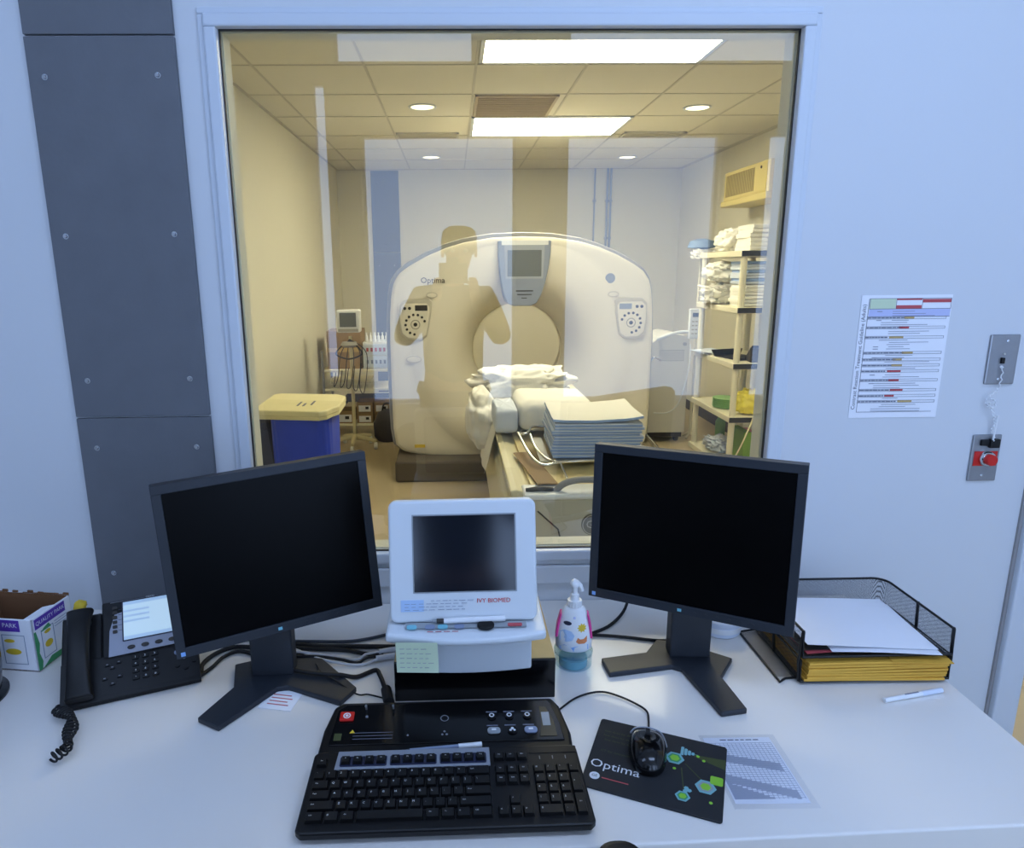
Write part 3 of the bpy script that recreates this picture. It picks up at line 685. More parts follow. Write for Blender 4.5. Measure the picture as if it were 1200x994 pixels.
# ------------------------------------------------------------------ resin shelf unit at right and what it holds
t = thing('shelf_unit', 'tall cream resin shelf unit with black end rails at right wall', 'shelves', (2.3, 3.85, 0))
sx0, sx1, sy0, sy1 = 2.07, 2.54, 3.40, 4.26
SZ = [1.675, 1.27, .858, .45, .05]
for z in SZ:
    s = MB().box(sx0, sx1, sy0, sy1, z-.045, z).build('shelf', M['scream'], t, bevel=.006, world=True); RM[s] = RM[t]
    MB().box(sx0-.001, sx1-.002, sy0-.006, sy0+.004, z-.04, z-.002).build('end_rail', M['sblack'], s, world=True)
for x in (sx0+.035, sx1-.035):
    for y in (sy0+.04, sy1-.04): MB().cyl((x, y, 0), (x, y, 1.66), .024, 14).build('post', M['scream'], t, world=True, smooth=40)
def shelf_sheets(z, n, x0, x1, y0, y1, h, cols, gname, lab, seed):
    rnd = random.Random(seed); proto = {}
    for i in range(n):
        c = cols[i % len(cols)]
        if c not in proto:
            sx, sy = (x1-x0), (y1-y0); P = []
            for k in range(6): a = R(90+180*k/5); P.append((-sy/2+h/2+h/2*math.cos(a), h/2+h/2*math.sin(a)))
            P += [(sy/2, 0), (sy/2, h)]
            o = MB().prism_x(P, -sx/2, sx/2).build('folded_sheet', M[c]); proto[c] = o
        else: o = proto[c].copy(); COL.objects.link(o)
        o.location = ((x0+x1)/2+rnd.uniform(-.008, .008), (y0+y1)/2+rnd.uniform(-.006, .006), z+.001+i*(h+.0008)); o.rotation_euler = (0, 0, R(rnd.uniform(-2, 2)))
        tag(o, lab, 'folded sheet', gname)
shelf_sheets(SZ[0], 6, 2.16, 2.465, 3.47, 3.74, .030, ['linen'], 'folded linen on the top shelf', 'cream folded sheet in the pile on the top shelf', 1)
shelf_sheets(SZ[1], 6, 2.145, 2.465, 3.47, 3.76, .026, ['linen'], 'lower folded sheets on the second shelf', 'cream folded sheet low in the pile on the second shelf', 2)
shelf_sheets(SZ[1]+.163, 8, 2.145, 2.455, 3.47, 3.76, .020, ['linenlight', 'linenblue', 'linenlight'], 'blue folded sheets on the second shelf', 'pale blue folded sheet high in the pile on the second shelf', 3)
def heap(name, label, c, rad, m, seed, amp=.28, fr=3.2):
    b = MB(); blob(b, (0, 0, 0), rad, amp, fr, seed=seed, nu=56, nv=36); o = b.build(name, m, smooth=80); o.location = c; tag(o, label, 'linen'); return o
heap('rumpled_sheet', 'rumpled cream sheet heaped at far end of the top shelf', (2.25, 3.96, SZ[0]+.082), (.14, .17, .095), M['linen'], 1)
heap('rumpled_sheet', 'rumpled white sheets bulging out of the second shelf, upper heap', (2.20, 3.97, SZ[1]+.245), (.17, .16, .085), M['linen'], 4)
heap('rumpled_sheet', 'crumpled white sheets spilling from the second shelf, lower heap', (2.20, 3.97, SZ[1]+.075), (.18, .16, .085), M['linen'], 9, .4, 4.5)
heap('rumpled_sheet', 'small white cloth bundle beyond the shelf unit under the blue cap', (2.18, 4.50, 1.665), (.10, .09, .045), M['linen'], 6)
t = thing('drip_stand', 'white pole with a blue cap standing behind the shelf unit', 'stand', (2.18, 4.55, 0))
MB().cyl((0, 0, .05), (0, 0, 1.62), .012, 10).build('pole', M['scream'], t, smooth=40)
MB().lathe([(.012, 1.71), (.12, 1.725), (.10, 1.78), (.03, 1.80)], seg=20).build('cap', M['capblue'], t, smooth=30)
for k in range(4): MB().tube([(0, 0, .06), (.07*math.cos(R(45+90*k)), .07*math.sin(R(45+90*k)), .012)], .01, 8).build('foot', M['scream'], t)
MB().cyl((0, 0, 1.6), (0, 0, 1.73), .01, 8).build('neck', M['scream'], t)
# third shelf: black tray, keyboard-like things, papers
t = thing('black_tray', 'black plastic tray tilted on the third shelf', 'tray', (2.25, 3.74, SZ[2]+.002), R(15))
MB().prism_x([(-.16, 0), (.14, 0), (.15, .05), (.13, .05), (.125, .012), (-.15, .012), (-.16, .02)], -.13, .10).build('tray_body', M['black'], t, bevel=.003)
MB().prism_y([(-.13, 0), (.10, 0), (.12, .055), (-.16, .055)], .12, .14).build('tray_back', M['black'], t)
t = thing('desk_phone', 'dark handset device leaning at the near end of the third shelf', 'phone', (2.30, 3.50, SZ[2]+.002), R(-10))
MB().prism_x([(-.07, 0), (.07, 0), (.07, .035), (-.05, .11), (-.07, .11)], -.08, .11).build('device_body', M['dark'], t, bevel=.006)
MB().prism_x([(-.062, .112), (.01, .085), (.012, .098), (-.058, .128)], -.07, -.02).build('handset', M['black'], t, bevel=.006)
MB().box(0, .09, -.0755, -.07, .03, .09).build('device_screen', M['bluegrey'], t)
t = thing('paper_stack', 'loose white papers hanging over the far end of third shelf', 'papers', (2.14, 4.08, SZ[2]+.001), R(8))
for k in range(4):
    o = MB().sheet(lambda u, v: (-.11+.2*u, -.13+.27*v, .004*(k+1)+.006*math.sin(3*u+v*2+k)), 6, 6, .001); o.build('sheet_of_paper', M['linenlight'], t)
# fourth shelf
for i in range(6):
    o = MB().lathe([(.06, 0), (.10, .006), (.108, .018), (.10, .018), (.06, .010), (.01, .010)], seg=28).build('green_plate', M['greenplate'], smooth=30)
    o.location = (2.19, 3.78, SZ[3]+.001+i*.0125); tag(o, 'green round dish in the stack on the fourth shelf', 'dish', 'green dishes on the fourth shelf')
heap('yellow_bag', 'bright yellow bag at the near end of the fourth shelf', (2.30, 3.52, SZ[3]+.092), (.13, .09, .10), M['yellowbag'], 3, .25)['category'] = 'bag'
# bottom shelf
t = thing('ring_binder', 'olive green binder standing on the bottom shelf, left of pink one', 'binder', (2.24, 3.50, SZ[4]+.001))
MB().box(-.03, .03, -.06, .2, 0, .27).build('binder_cover', M['greenbook'], t, bevel=.004); MB().box(-.02, .02, -.058, .19, .006, .262).build('binder_pages', M['paper'], t)
t = thing('ring_binder', 'pink binder standing on the bottom shelf, right of green one', 'binder', (2.315, 3.50, SZ[4]+.001))
MB().box(-.03, .03, -.06, .2, 0, .25).build('binder_cover', M['pinkbook'], t, bevel=.004); MB().box(-.02, .02, -.058, .19, .006, .242).build('binder_pages', M['paper'], t)
heap('plastic_bag', 'grey white plastic bag lying on the bottom shelf', (2.22, 3.93, SZ[4]+.060), (.10, .15, .055), M['linenlight'], 12, .45, 4)['category'] = 'bag'
t = thing('green_bottle', 'green bottle at the back of the bottom shelf', 'bottle', (2.30, 4.14, SZ[4]+.001))
MB().lathe([(.04, 0), (.042, .20), (.015, .25), (.015, .28)], seg=18).build('bottle_body', M['greenplate'], t, smooth=40); MB().cyl((0, 0, .28), (0, 0, .30), .018, 12).build('bottle_cap', M['white'], t)
t = thing('hanging_cable', 'pale cable hanging diagonally in front of the shelf unit', 'cable', (2.20, 3.30, .1))
MB().tube(smoothpath([(2.34, 3.32, .95), (2.25, 3.30, .62), (2.15, 3.28, .33), (2.04, 3.27, .10), (1.98, 3.30, .006)], 6), .006, 8).build('cable_run', M['tablecream'], t, world=True, smooth=60)
# wall mounted air unit
t = thing('air_unit', 'beige wall mounted air unit high on the right wall', 'air conditioner', (2.47, 4.15, 2.07))
a0, a1, c0, c1 = 2.362, 2.615, 3.72, 4.60
MB().box(a0, a1, c0, c1, 2.11, 2.345).build('air_unit_body', M['acbody'], t, bevel=.01, world=True)
MB().box(a0-.02, a1, c0-.01, c1+.01, 2.06, 2.11).build('bottom_lip', M['acbody'], t, bevel=.01, world=True)
b = MB()
for i in range(22): y = 3.99+.026*i; b.box(a0-.004, a0+.002, y, y+.009, 2.14, 2.315)
b.build('louvre_slats', M['acslot'], t, world=True)
b = MB().box(a0-.004, a0+.002, 3.76, 3.955, 2.125, 2.33); b.build('side_panel', M['acbody'], t, bevel=.003, world=True)
MB().cyl((a0-.009, 3.86, 2.30), (a0-.003, 3.86, 2.30), .011, 12).build('knob', M['dark'], t, world=True)
MB().tube([(a1-.03, c0+.1, 2.06), (a1-.03, c0+.1, 1.95), (a1-.03, c0-.3, 1.93)], .008, 8).build('drain_pipe', M['creamseam'], t, world=True)

# white equipment cabinet at the right of the scanner
t = thing('equipment_cabinet', 'white wheeled equipment cabinet with vent slots, right of the scanner', 'cabinet', (1.86, 4.68, 0))
gx0, gx1, gy0, gy1 = 1.60, 2.085, 4.42, 4.95
P = [(gx0, .09), (gx1, .09), (gx1, .93), (gx1-.03, .965), (gx1-.14, .985), (gx1-.27, .955), (gx1-.34, .90), (gx0, .86)]
MB().prism_y(P, gy0, gy1).build('cabinet_body', M['gen'], t, bevel=.006, world=True)
b = MB()
for i in range(12):
    for j in range(5): x = gx1-.265+.019*i; z = .745+.022*j; b.box(x, x+.009, gy0-.002, gy0+.002, z, z+.011)
b.build('vent_slots', M['genslot'], t, world=True)
MB().cyl((gx1-.045, gy0-.014, .895), (gx1-.045, gy0, .895), .016, 14).build('knob', M['btngrey'], t, world=True, smooth=40)
MB().tube(smoothpath([(gx1-.30, gy0-.015, .935), (gx1-.26, gy0-.02, .955), (gx1-.15, gy0-.02, .995), (gx1-.05, gy0-.02, 1.005), (gx1-.0, gy0-.02, 1.00)], 6), .014, 8).build('arm', M['white'], t, world=True, smooth=60)
MB().tube(smoothpath([(gx1-.0, gy0-.02, .90), (gx1-.01, gy0-.05, .70), (gx1-.08, gy0-.06, .40), (gx1-.17, gy0-.05, .29), (gx1-.30, gy0-.03, .28)], 6), .006, 8).build('hose', M['white'], t, world=True, smooth=60)
b = MB().box(gx1-.03, gx1+.07, gy0-.045, gy0-.005, .945, 1.205); pe = b.build('pendant_control', M['white'], t, bevel=.008, world=True); RM[pe] = RM[t]
MB().box(gx1-.005, gx1+.045, gy0-.048, gy0-.044, 1.135, 1.17).build('pendant_display', M['dark'], pe, world=True)
b = MB()
for i in range(4):
    for j in range(2): b.box(gx1-.008+.03*j, gx1+.012+.03*j, gy0-.048, gy0-.044, 1.09-.035*i, 1.10-.035*i)
b.build('pendant_buttons', M['btngrey'], pe, world=True)
MB().box(gx0+.02, gx1-.02, gy0+.02, gy1-.02, .045, .09).build('undercarriage', M['dark'], t, world=True)
for x in (gx0+.08, gx1-.06):
    for y in (gy0+.06, gy1-.06): MB().cyl((x-.014, y, .04), (x+.014, y, .04), .04, 16).build('caster', M['dark'], t, world=True, smooth=40)
t = thing('folding_stand', 'chrome tube legs of a folding stand beside the cabinet', 'stand', (1.65, 3.95, 0))
for p, q in (((1.60, 3.98, .19), (1.72, 4.0, .008)), ((1.60, 3.94, .19), (1.765, 3.9, .008)), ((1.60, 3.96, .19), (1.50, 4.1, .008))): MB().tube([p, q], .010, 8).build('leg', M['chrome'], t, world=True, smooth=60)
MB().cyl((1.60, 3.96, .17), (1.60, 3.96, .80), .012, 10).build('pole', M['chrome'], t, world=True, smooth=40)
MB().tube(smoothpath([(1.60, 3.96, .79), (1.64, 3.96, .84), (1.70, 3.96, .82)], 5), .010, 8).build('hook', M['chrome'], t, world=True, smooth=60)
t = thing('step_stool', 'low cream step seen through the doorway at far right', 'step stool', (2.42, 1.02, 0))
MB().box(-.12, .12, -.12, .12, .13, .155).build('step_top', M['lidyellow'], t, bevel=.008)
for x in (-.1, .1):
    for y in (-.1, .1): MB().cyl((x, y, 0), (x, y, .13), .013, 10).build('leg', M['dark'], t)
# ------------------------------------------------------------------ the desk
DZ = .74
t = thing('desk', 'long pale blue white laminate desk along the window wall', 'desk', (-.4, -.4, 0))
b = MB().prism([(-1.95, -.83), (1.0, -.746), (1.0, -.002), (-1.95, -.002)], DZ-.045, DZ); b.build('worktop', M['desk'], t, bevel=.004, seg=3, world=True)
for x in (-1.90, -.45, .93): MB().box(x, x+.03, -.70, -.03, 0, DZ-.045).build('desk_leg', M['deskedge'], t, world=True)
MB().box(-1.87, .93, -.06, -.04, .35, DZ-.045).build('modesty_panel', M['deskedge'], t, world=True)

# ------------------------------------------------------------------ flat monitors
def Epose(p, yaw, tilt, roll):
    return Tr(*p) @ RZ(R(yaw)) @ Matrix.Rotation(R(tilt), 4, 'X') @ Matrix.Rotation(R(roll), 4, 'Y')
def monitor(label, pose, base, foot, neckc, nyaw, mirror):
    t = thing('computer_monitor', label, 'monitor', (neckc[0], neckc[1], DZ))
    T = Epose(*pose); W, H = .405, .335
    fr = MB(T); bz = .0175
    for (x0, x1, z0, z1) in ((-W/2, W/2, 0, bz+.002), (-W/2, W/2, H-bz, H), (-W/2, -W/2+bz, bz, H-bz), (W/2-bz, W/2, bz, H-bz)): fr.box(x0, x1, 0, .030, z0, z1)
    fr.build('bezel', M['bezel'], t, world=True, bevel=.0012)
    MB(T).box(-W/2+bz, W/2-bz, .004, .010, bz+.002, H-bz).build('screen', M['mscreen'], t, world=True)
    hb = MB(T); hb.box(-W/2+.002, W/2-.002, .028, .045, .003, H-.003); hb.box(-.15, .15, .045, .075, .05, H-.05)
    hb.build('rear_housing', M['bezel'], t, world=True, bevel=.006)
    b = MB(T)
    for i in range(6): b.cyl((.02+.022*i, 0, .009), (.02+.022*i, -.0012, .009), .0028, 10)
    b.build('buttons', M['bezel'], t, world=True)
    MB(T).box(-.004-.1+.09, .004-.1+.09, -.0006, .001, .006, .012).build('power_light', M['aqua'], t, world=True)
    b = MB(T); b.box(-W/2+.008, -W/2+.016, -.0006, .001, .004, .012); b.build('maker_badge', M['skyblue'], t, world=True)
    # neck with hinge
    n = Tr(neckc[0], neckc[1], DZ) @ RZ(R(nyaw))
    MB(n).box(-.043, .043, -.012, .028, .010, .26).build('neck', M['bezel'], t, bevel=.004, world=True)
    top_ = n @ Vector((0, .012, .245)); tgt = T @ Vector((0, .075, .13))
    MB().cyl(top_, tgt, .035, 18).build('hinge', M['bezel'], t, world=True, smooth=40)
    MB().prism(base, DZ+.0005, DZ+.012).build('stand_base', M['bezel'], t, bevel=.0025, world=True)
    return t
monitor('black flat computer monitor turned inward, left of the white instrument', ((-.344, -.357, .867), 23.9, -6.0, -2.4),
        [(-.493, -.463), (-.445, -.491), (-.366, -.372), (-.345, -.368), (-.232, -.424), (-.206, -.377), (-.300, -.262), (-.36, -.235), (-.477, -.285), (-.455, -.367)], None, (-.386, -.318), 2, False)
monitor('black flat computer monitor turned inward, right of the pump bottle', ((.460, -.346, .879), -29.4, -4.2, -.7),
        [(.307, -.291), (.312, -.348), (.450, -.324), (.467, -.335), (.494, -.483), (.547, -.474), (.538, -.368), (.587, -.302), (.50, -.235), (.446, -.221), (.409, -.272)], None, (.498, -.283), -4, True)

# ------------------------------------------------------------------ keyboard
t = thing('keyboard', 'black keyboard with a silver strip under its function keys', 'keyboard', (-.0225, -.671, DZ+.001), R(.6))
Tt = Tr(0, 0, .0100) @ Matrix.Rotation(R(7), 4, 'X')
KW = .446; D0, D1 = -.077, .074
P = [(-KW/2-.002, D0+.004), (-KW/2+.006, D0-.003), (KW/2-.006, D0-.003), (KW/2+.002, D0+.004), (KW/2-.003, D1-.006), (KW/2-.010, D1), (-KW/2+.010, D1), (-KW/2+.003, D1-.006)]
MB(Tt @ Tr(0, 0, .007)).prism(P, 0, .014).build('keyboard_body', M['black'], t, bevel=.003, seg=2)
KT = Tt @ Tr(0, 0, .0212)
x_l = -.2135; u = .019; uh = .0193
MB(KT).prism([(x_l+.031, .0328), (x_l+.286, .0328), (x_l+.286, .0700), (x_l+.034, .0700)], 0, .0035).build('function_key_strip', M['silver'], t, bevel=.001)
for k in range(3):
    xa = x_l+.039+.082*k
    MB(KT).prism(rrect(xa, xa+.077, .0375, .0580, .003), .0036, .0042).build('key_well', M['navy'], t)
kcache = {}
def key(w, h, x, y, leg=None, z=0, lsz=.005, dim=False):
    k = (round(w, 4), round(h, 4), leg, dim)
    if k not in kcache:
        b = MB(); a = .0012; c = .0028; zt = .0062
        b.add([(-w/2+a, -h/2+a, 0), (w/2-a, -h/2+a, 0), (w/2-a, h/2-a, 0), (-w/2+a, h/2-a, 0), (-w/2+c, -h/2+c*.8, zt), (w/2-c, -h/2+c*.8, zt), (w/2-c, h/2-c, zt), (-w/2+c, h/2-c, zt)],
              [(3, 2, 1, 0), (4, 5, 6, 7), (0, 1, 5, 4), (1, 2, 6, 5), (2, 3, 7, 6), (3, 0, 4, 7)], 0)
        if leg: b.text(leg, lsz if len(leg) == 1 else lsz*.62, Tr(-w/2+.0062 if len(leg) == 1 else (-w/2+.0085 if w > .02 else 0), .0012, zt+.0001), 1)
        o = b.build('key', [M['key'], M['legenddim'] if dim else M['legend']], t); kcache[k] = o
    else: o = kcache[k].copy(); COL.objects.link(o)
    o.matrix_local = KT @ Tr(x, y, z)
rows = [(.0225, ['`', '1', '2', '3', '4', '5', '6', '7', '8', '9', '0', '-', '=', ('Back', 2)]),
        (.0032, [('Tab', 1.5)]+list('QWERTYUIOP[]')+[('\\', 1.5)]),
        (-.0161, [('Caps', 1.75)]+list('ASDFGHJKL;\'')+[('Enter', 2.25)]),
        (-.0354, [('Shift', 2.25)]+list('ZXCVBNM,./')+[('Shift', 2.75)]),
        (-.0547, [('Ctrl', 1.5), ('#', 1.25), ('Alt', 1.25), ('', 5.5), ('Alt', 1.25), ('Fn', 1.25), ('=', 1.25), ('Ctrl', 1.75)])]
for y, r_ in rows:
    x = x_l
    for k in r_:
        leg, w = k if isinstance(k, tuple) else (k, 1)
        key(w*u, uh, x+w*u/2, y, leg or None); x += w*u
key(.019, .017, x_l+.0095, .0480, 'Esc')
for k in range(3):
    for i in range(4): key(.0175, .0165, x_l+.0485+.082*k+.0193*i, .0480, 'F%d' % (k*4+i+1), .004)
xn = x_l+.2915
for r_, y in ((['PrS', 'ScL', 'Brk'], .0500), (['Ins', 'Hm', 'PU'], .0225), (['Del', 'End', 'PD'], .0032)):
    for i, l in enumerate(r_): key(u, uh if y < .05 else .017, xn+u*(i+.5), y, l)
key(u, uh, xn+1.5*u, -.0354, '^'); [key(u, uh, xn+(i+.5)*u, -.0547, l) for i, l in enumerate('<v>')]
xp = xn+.064-.0015
for y, r_ in ((.0225, '#/*-'), (.0032, '789'), (-.0161, '456'), (-.0354, '123')):
    for i, l in enumerate(r_): key(u, uh, xp+(i+.5)*u, y, l)
key(2*u, uh, xp+u, -.0547, '0'); key(u, uh, xp+2.5*u, -.0547, '.'); key(u, 2*uh, xp+3.5*u, -.00645, '+'); key(u, 2*uh, xp+3.5*u, -.04505, 'Ent')
b = MB(KT)
for i in range(3): b.box(xp+.014+.0215*i, xp+.0155+.0215*i, .044, .051, .0001, .0005)
b.build('indicator_marks', M['legenddim'], t)
MB(KT).prism(rrect(xp-.002, xp+.078, .057, .0705, .002), -.0002, .0006).build('gloss_panel', M['black'], t)

# ------------------------------------------------------------------ scanner control console behind the keyboard
t = thing('control_console', 'black scanner control console with a red stop button, behind the keyboard', 'control console', (-.024, -.524, DZ+.001), R(.3))
CT = Matrix.Rotation(R(7), 4, 'X')
def cpoly(s=0): return [(-.222+s, -.058+s), (.220-s, -.058+s), (.222-s, -.02), (.211-s, .046), (.199-s, .068-s), (-.193+s, .068-s), (-.208+s, .056), (-.219+s, 0)]
MB(CT @ Tr(0, 0, .009)).prism(cpoly(), 0, .018).build('console_body', M['black'], t, bevel=.006, seg=3)
MB(CT @ Tr(0, 0, .0265)).prism([(-.205, -.038), (.208, -.038), (.205, .0), (.195, .048), (.189, .058), (-.185, .058), (-.199, .046)], 0, .0025).build('console_overlay', M['blackgloss'], t, bevel=.001)
CC = CT @ Tr(0, 0, .029)
b = MB(CC).prism(rrect(-.194, -.168, .016, .038, .003), 0, .004); sb = b.build('stop_button', M['red'], t, bevel=.0015)
b = MB(CC); n = 24; v = []
for r in (.0045, .007): v += [(-.181+r*math.cos(2*PI*i/n), .027+r*math.sin(2*PI*i/n), .0042) for i in range(n)]
b.add(v, [(i, n+i, n+(i+1) % n, (i+1) % n) for i in range(n)]); b.cyl((-.181, .027, .004), (-.181, .027, .0044), .0028, 12); b.build('stop_symbol', M['white'], sb)
for i, x in enumerate((.083, .115, .148)):
    b = MB(CC).cyl((x, .019, 0), (x, .019, .003), .0075, 20); k = b.build('round_button', M['black'], t, smooth=40)
    v = []; b = MB(CC)
    for r in (.0028, .0048): v += [(x+r*math.cos(2*PI*i2/20), .020+r*math.sin(2*PI*i2/20), .0032) for i2 in range(20)]
    b.add(v, [(i2, 20+i2, 20+(i2+1) % 20, (i2+1) % 20) for i2 in range(20)]); b.build('button_symbol', M['legend'], k)
for x, m_ in ((.085, 'ecggrey'), (.151, 'bluegrey')):
    k = MB(CC).prism(rrect(x-.0115, x+.0115, -.023, -.008, .006), 0, .003).build('backlit_button', M[m_], t, bevel=.001)
    MB(CC).box(x-.004, x+.004, -.0165, -.0125, .003, .0034).build('button_symbol', M['white'], k)
k = MB(CC).cyl((.118, -.015, 0), (.118, -.015, .003), .0085, 20).build('round_button', M['black'], t, smooth=40)
MB(CC).cyl((.118, -.013, .003), (.118, -.013, .0035), .0028, 10).cyl((.1145, -.017, .003), (.1145, -.017, .0035), .0022, 10).cyl((.1215, -.017, .003), (.1215, -.017, .0035), .0022, 10).build('button_symbol', M['legend'], k)
b = MB(CC)
for x in (.083, .115, .148):
    for y in (.031, -.002): b.box(x-.010, x+.010, y-.0012, y+.0008, 0, .0004)
for k in range(3): b.box(-.165, -.095, -.012-.007*k, -.0112-.007*k, 0, .0004)
b.build('console_captions', M['inkgrey'], t)
b = MB(CC)
v = [(-.172, -.012, .0005), (-.162, -.012, .0005), (-.167, -.004, .0005)]; b.add(v, [(0, 1, 2)]); b.build('warning_triangle', M['yellow'], t)
b = MB(CC).box(-.198, -.185, -.028, -.012, 0, .0006).build('yellow_tag', M['paddim'], t)
b = MB(CC); n = 20; v = []
for r in (.006, .0078): v += [(-.003+r*math.cos(2*PI*i/n), .018+r*math.sin(2*PI*i/n), .0005) for i in range(n)]
b.add(v, [(i, n+i, n+(i+1) % n, (i+1) % n) for i in range(n)])
for a in (90, 210, 330): b.cyl((-.003+.0045*math.cos(R(a)), -.018+.0045*math.sin(R(a)), 0), (-.003+.0045*math.cos(R(a)), -.018+.0045*math.sin(R(a)), .0006), .0022, 8)
b.cyl((-.068, -.020, 0), (-.068, -.020, .0006), .002, 8).cyl((-.145, .026, 0), (-.145, .026, .002), .0025, 8)
b.build('console_symbols', M['legenddim'], t)
MB(CC).prism([(.166, -.030), (.196, -.030), (.194, .006), (.184, .040), (.172, .042), (.172, .0)], -.001, .001).build('side_panel', M['olive'], t)  # olive gold reflection put into the panel colour
MB(CC).box(.174, .188, -.006, .026, .001, .0016).build('serial_label', M['ecggrey'], t)
b = MB(CC)
for x in (-.148, -.098): b.tube([(x, .046, -.002), (x, .046, .009), (x, .040, .012)], .002, 6)
b.build('hook_pins', M['steel'], t)
t = thing('pen', 'white and blue pen lying along the front of the console', 'pen', (-.02, -.5905, .7745), R(5.5))
MB().cyl((-.065, 0, 0), (.02, 0, 0), .0038, 12).build('barrel', M['bluegrey'], t, smooth=40)
MB().cyl((.018, 0, 0), (.058, 0, 0), .0046, 12).build('cap', M['white'], t, smooth=40)
MB().cyl((-.078, 0, 0), (-.065, 0, 0), .001, 10, r2=.0038).build('tip', M['navy'], t, smooth=40)

# ------------------------------------------------------------------ black box and the white trigger monitor on it
t = thing('equipment_box', 'black fronted box with a tan top under the white instrument', 'box', (.031, -.28, DZ), R(.4))
MB().box(-.158, .158, -.130, .13, .0, .0855).build('box_body', M['blackgloss'], t, bevel=.002)
MB().box(-.157, .157, -.128, .129, .0857, .0885).build('box_top', M['tan'], t, bevel=.001)
T = Epose((.011, -.466, .945), 0.0, -12.1, -.4)
t = thing('trigger_monitor', 'white medical monitor with a small dark screen standing on the black box', 'medical monitor', (.011, -.40, .829))
b = MB(T); b.prism_y(rrect(-.135, .135, -.004, .219, .014), .0, .030)
b.build('screen_housing', M['ecgwhite'], t, bevel=.005, seg=3, world=True)
MB(T).prism_y(rrect(-.105, .110, .02, .20, .01), .028, .060).build('rear_cover', M['ecggrey'], t, bevel=.006, world=True)
MB(T).box(-.092, .098, -.0006, .004, .050, .194).build('screen_edge', M['ecggrey'], t, world=True)
sc_ = MB(T).box(-.0895, .0955, -.0012, .004, .0525, .1915).build('screen', M['ecgscreen'], t, world=True)
MB(T).text('IVY BIOMED', .0115, Tr(.055, -.0011, .034) @ WX).build('maker_lettering', M['red'], t, world=True)
b = MB(T).box(-.115, -.073, -.0012, 0, .017, .038); l = b.build('blue_sticker', M['bluelab'], t, world=True)
b = MB(T)
rnd = random.Random(3)
for r_ in range(4):
    x = -.108 if r_ else -.06
    while x < (.01 if r_ < 2 else 0):
        w_ = rnd.uniform(.004, .012); b.box(x, x+w_, -.0016, -.001, .036-.0055*r_, .0367-.0055*r_); x += w_+rnd.uniform(.002, .006)
b.build('sticker_writing', M['bluegrey'], t, world=True)
# base: curved front deck in plan
def arc(xh, y0, bulge, n=14): return [(-xh+2*xh*i/n, y0-bulge*(1-(2*i/n-1)**2)) for i in range(n+1)]
Bx = Tr(.014, 0, 0)
def deck(xh, y0, bulge, yb, z0, z1, name, m_, bev=.004, slope=0):
    fr_ = arc(xh, y0, bulge); P = fr_+[(xh, yb), (-xh, yb)]
    b = MB(Bx); n = len(P)
    v = [(x, y, z0) for x, y in P]+[(x, y, z1-(slope*( (-.445)-y) if y < -.445 else 0)) for x, y in P]
    b.add(v, [tuple(range(n))[::-1], tuple(range(n, 2*n))]+[(i, (i+1) % n, n+(i+1) % n, n+i) for i in range(n)])
    return b.build(name, m_, t, bevel=bev, seg=3, world=True)
deck(.124, -.448, .012, -.20, .8305, .908, 'lower_case', M['ecgwhite'])
deck(.133, -.470, .014, -.22, .906, .918, 'case_groove', M['ecggrey'], .001)
deck(.145, -.494, .017, -.23, .9165, .948, 'control_deck', M['ecgwhite'], .006, .27)
DT = Tr(.014, -.466, .9425) @ Matrix.Rotation(R(15.1), 4, 'X')      # deck art plane, y negative = toward the user
b = MB(DT).box(-.110, .110, -.017, -.004, -.0005, .0012); b.build('button_strip', M['ecggrey'], t, world=True)
for x, m_ in ((-.098, 'aqua'), (-.065, 'bluegrey'), (-.042, 'aqua'), (-.012, 'bluegrey')):
    MB(DT).prism(rrect(x-.009, x+.009, -.020, -.010, .004), .0, .0022).build('soft_button', M[m_], t, world=True)
b = MB(DT); n = 24; b.prism([(.036+.0155*math.cos(2*PI*i/n), -.0155+.0105*math.sin(2*PI*i/n)) for i in range(n)], 0, .007); kk = b.build('dial_knob', M['black'], t, bevel=.0015, world=True, smooth=40)
MB(DT).prism(rrect(.076, .102, -.017, -.010, .002), 0, .0026).build('red_button', M['redlab'], t, world=True)
b = MB(DT)
for x in (-.07, -.055, -.04, -.025): b.box(x, x+.011, -.0265, -.0255, 0, .0008)
b.build('deck_caption', M['redlab'], t, world=True)
t = thing('sticky_note', 'pale green note stuck to the front of the white instrument', 'note', (-.073, -.518, .909))
MB().sheet(lambda u_, v_: (-.038+.074*u_+.002*(1-v_), -.006*(1-v_)**2-.004*u_, -.032+.055*v_), 6, 8).build('note_paper', M['sticky'], t)
b = MB(); rnd = random.Random(5)
for r_ in range(5):
    x = -.030
    while x < .02: w_ = rnd.uniform(.004, .010); b.box(x, x+w_, -.0075-.004*((x+.038)/.074), -.0068-.004*((x+.038)/.074), .014-.009*r_, .0148-.009*r_); x += w_+.004
b.build('note_writing', M['ecggrey'], t)
t = thing('marker_pen', 'white marker pen lying across the deck of the white instrument', 'marker', (.014, -.473, .9475), R(1))
MB().cyl((-.04, 0, 0), (.072, 0, .002), .0052, 14).build('barrel', M['white'], t, smooth=40)
MB().cyl((-.053, 0, 0), (-.04, 0, 0), .0042, 12).build('grip', M['dark'], t, smooth=40)
MB().cyl((-.062, 0, 0), (-.053, 0, 0), .0012, 10, r2=.0035).build('nib', M['ecggrey'], t, smooth=40)

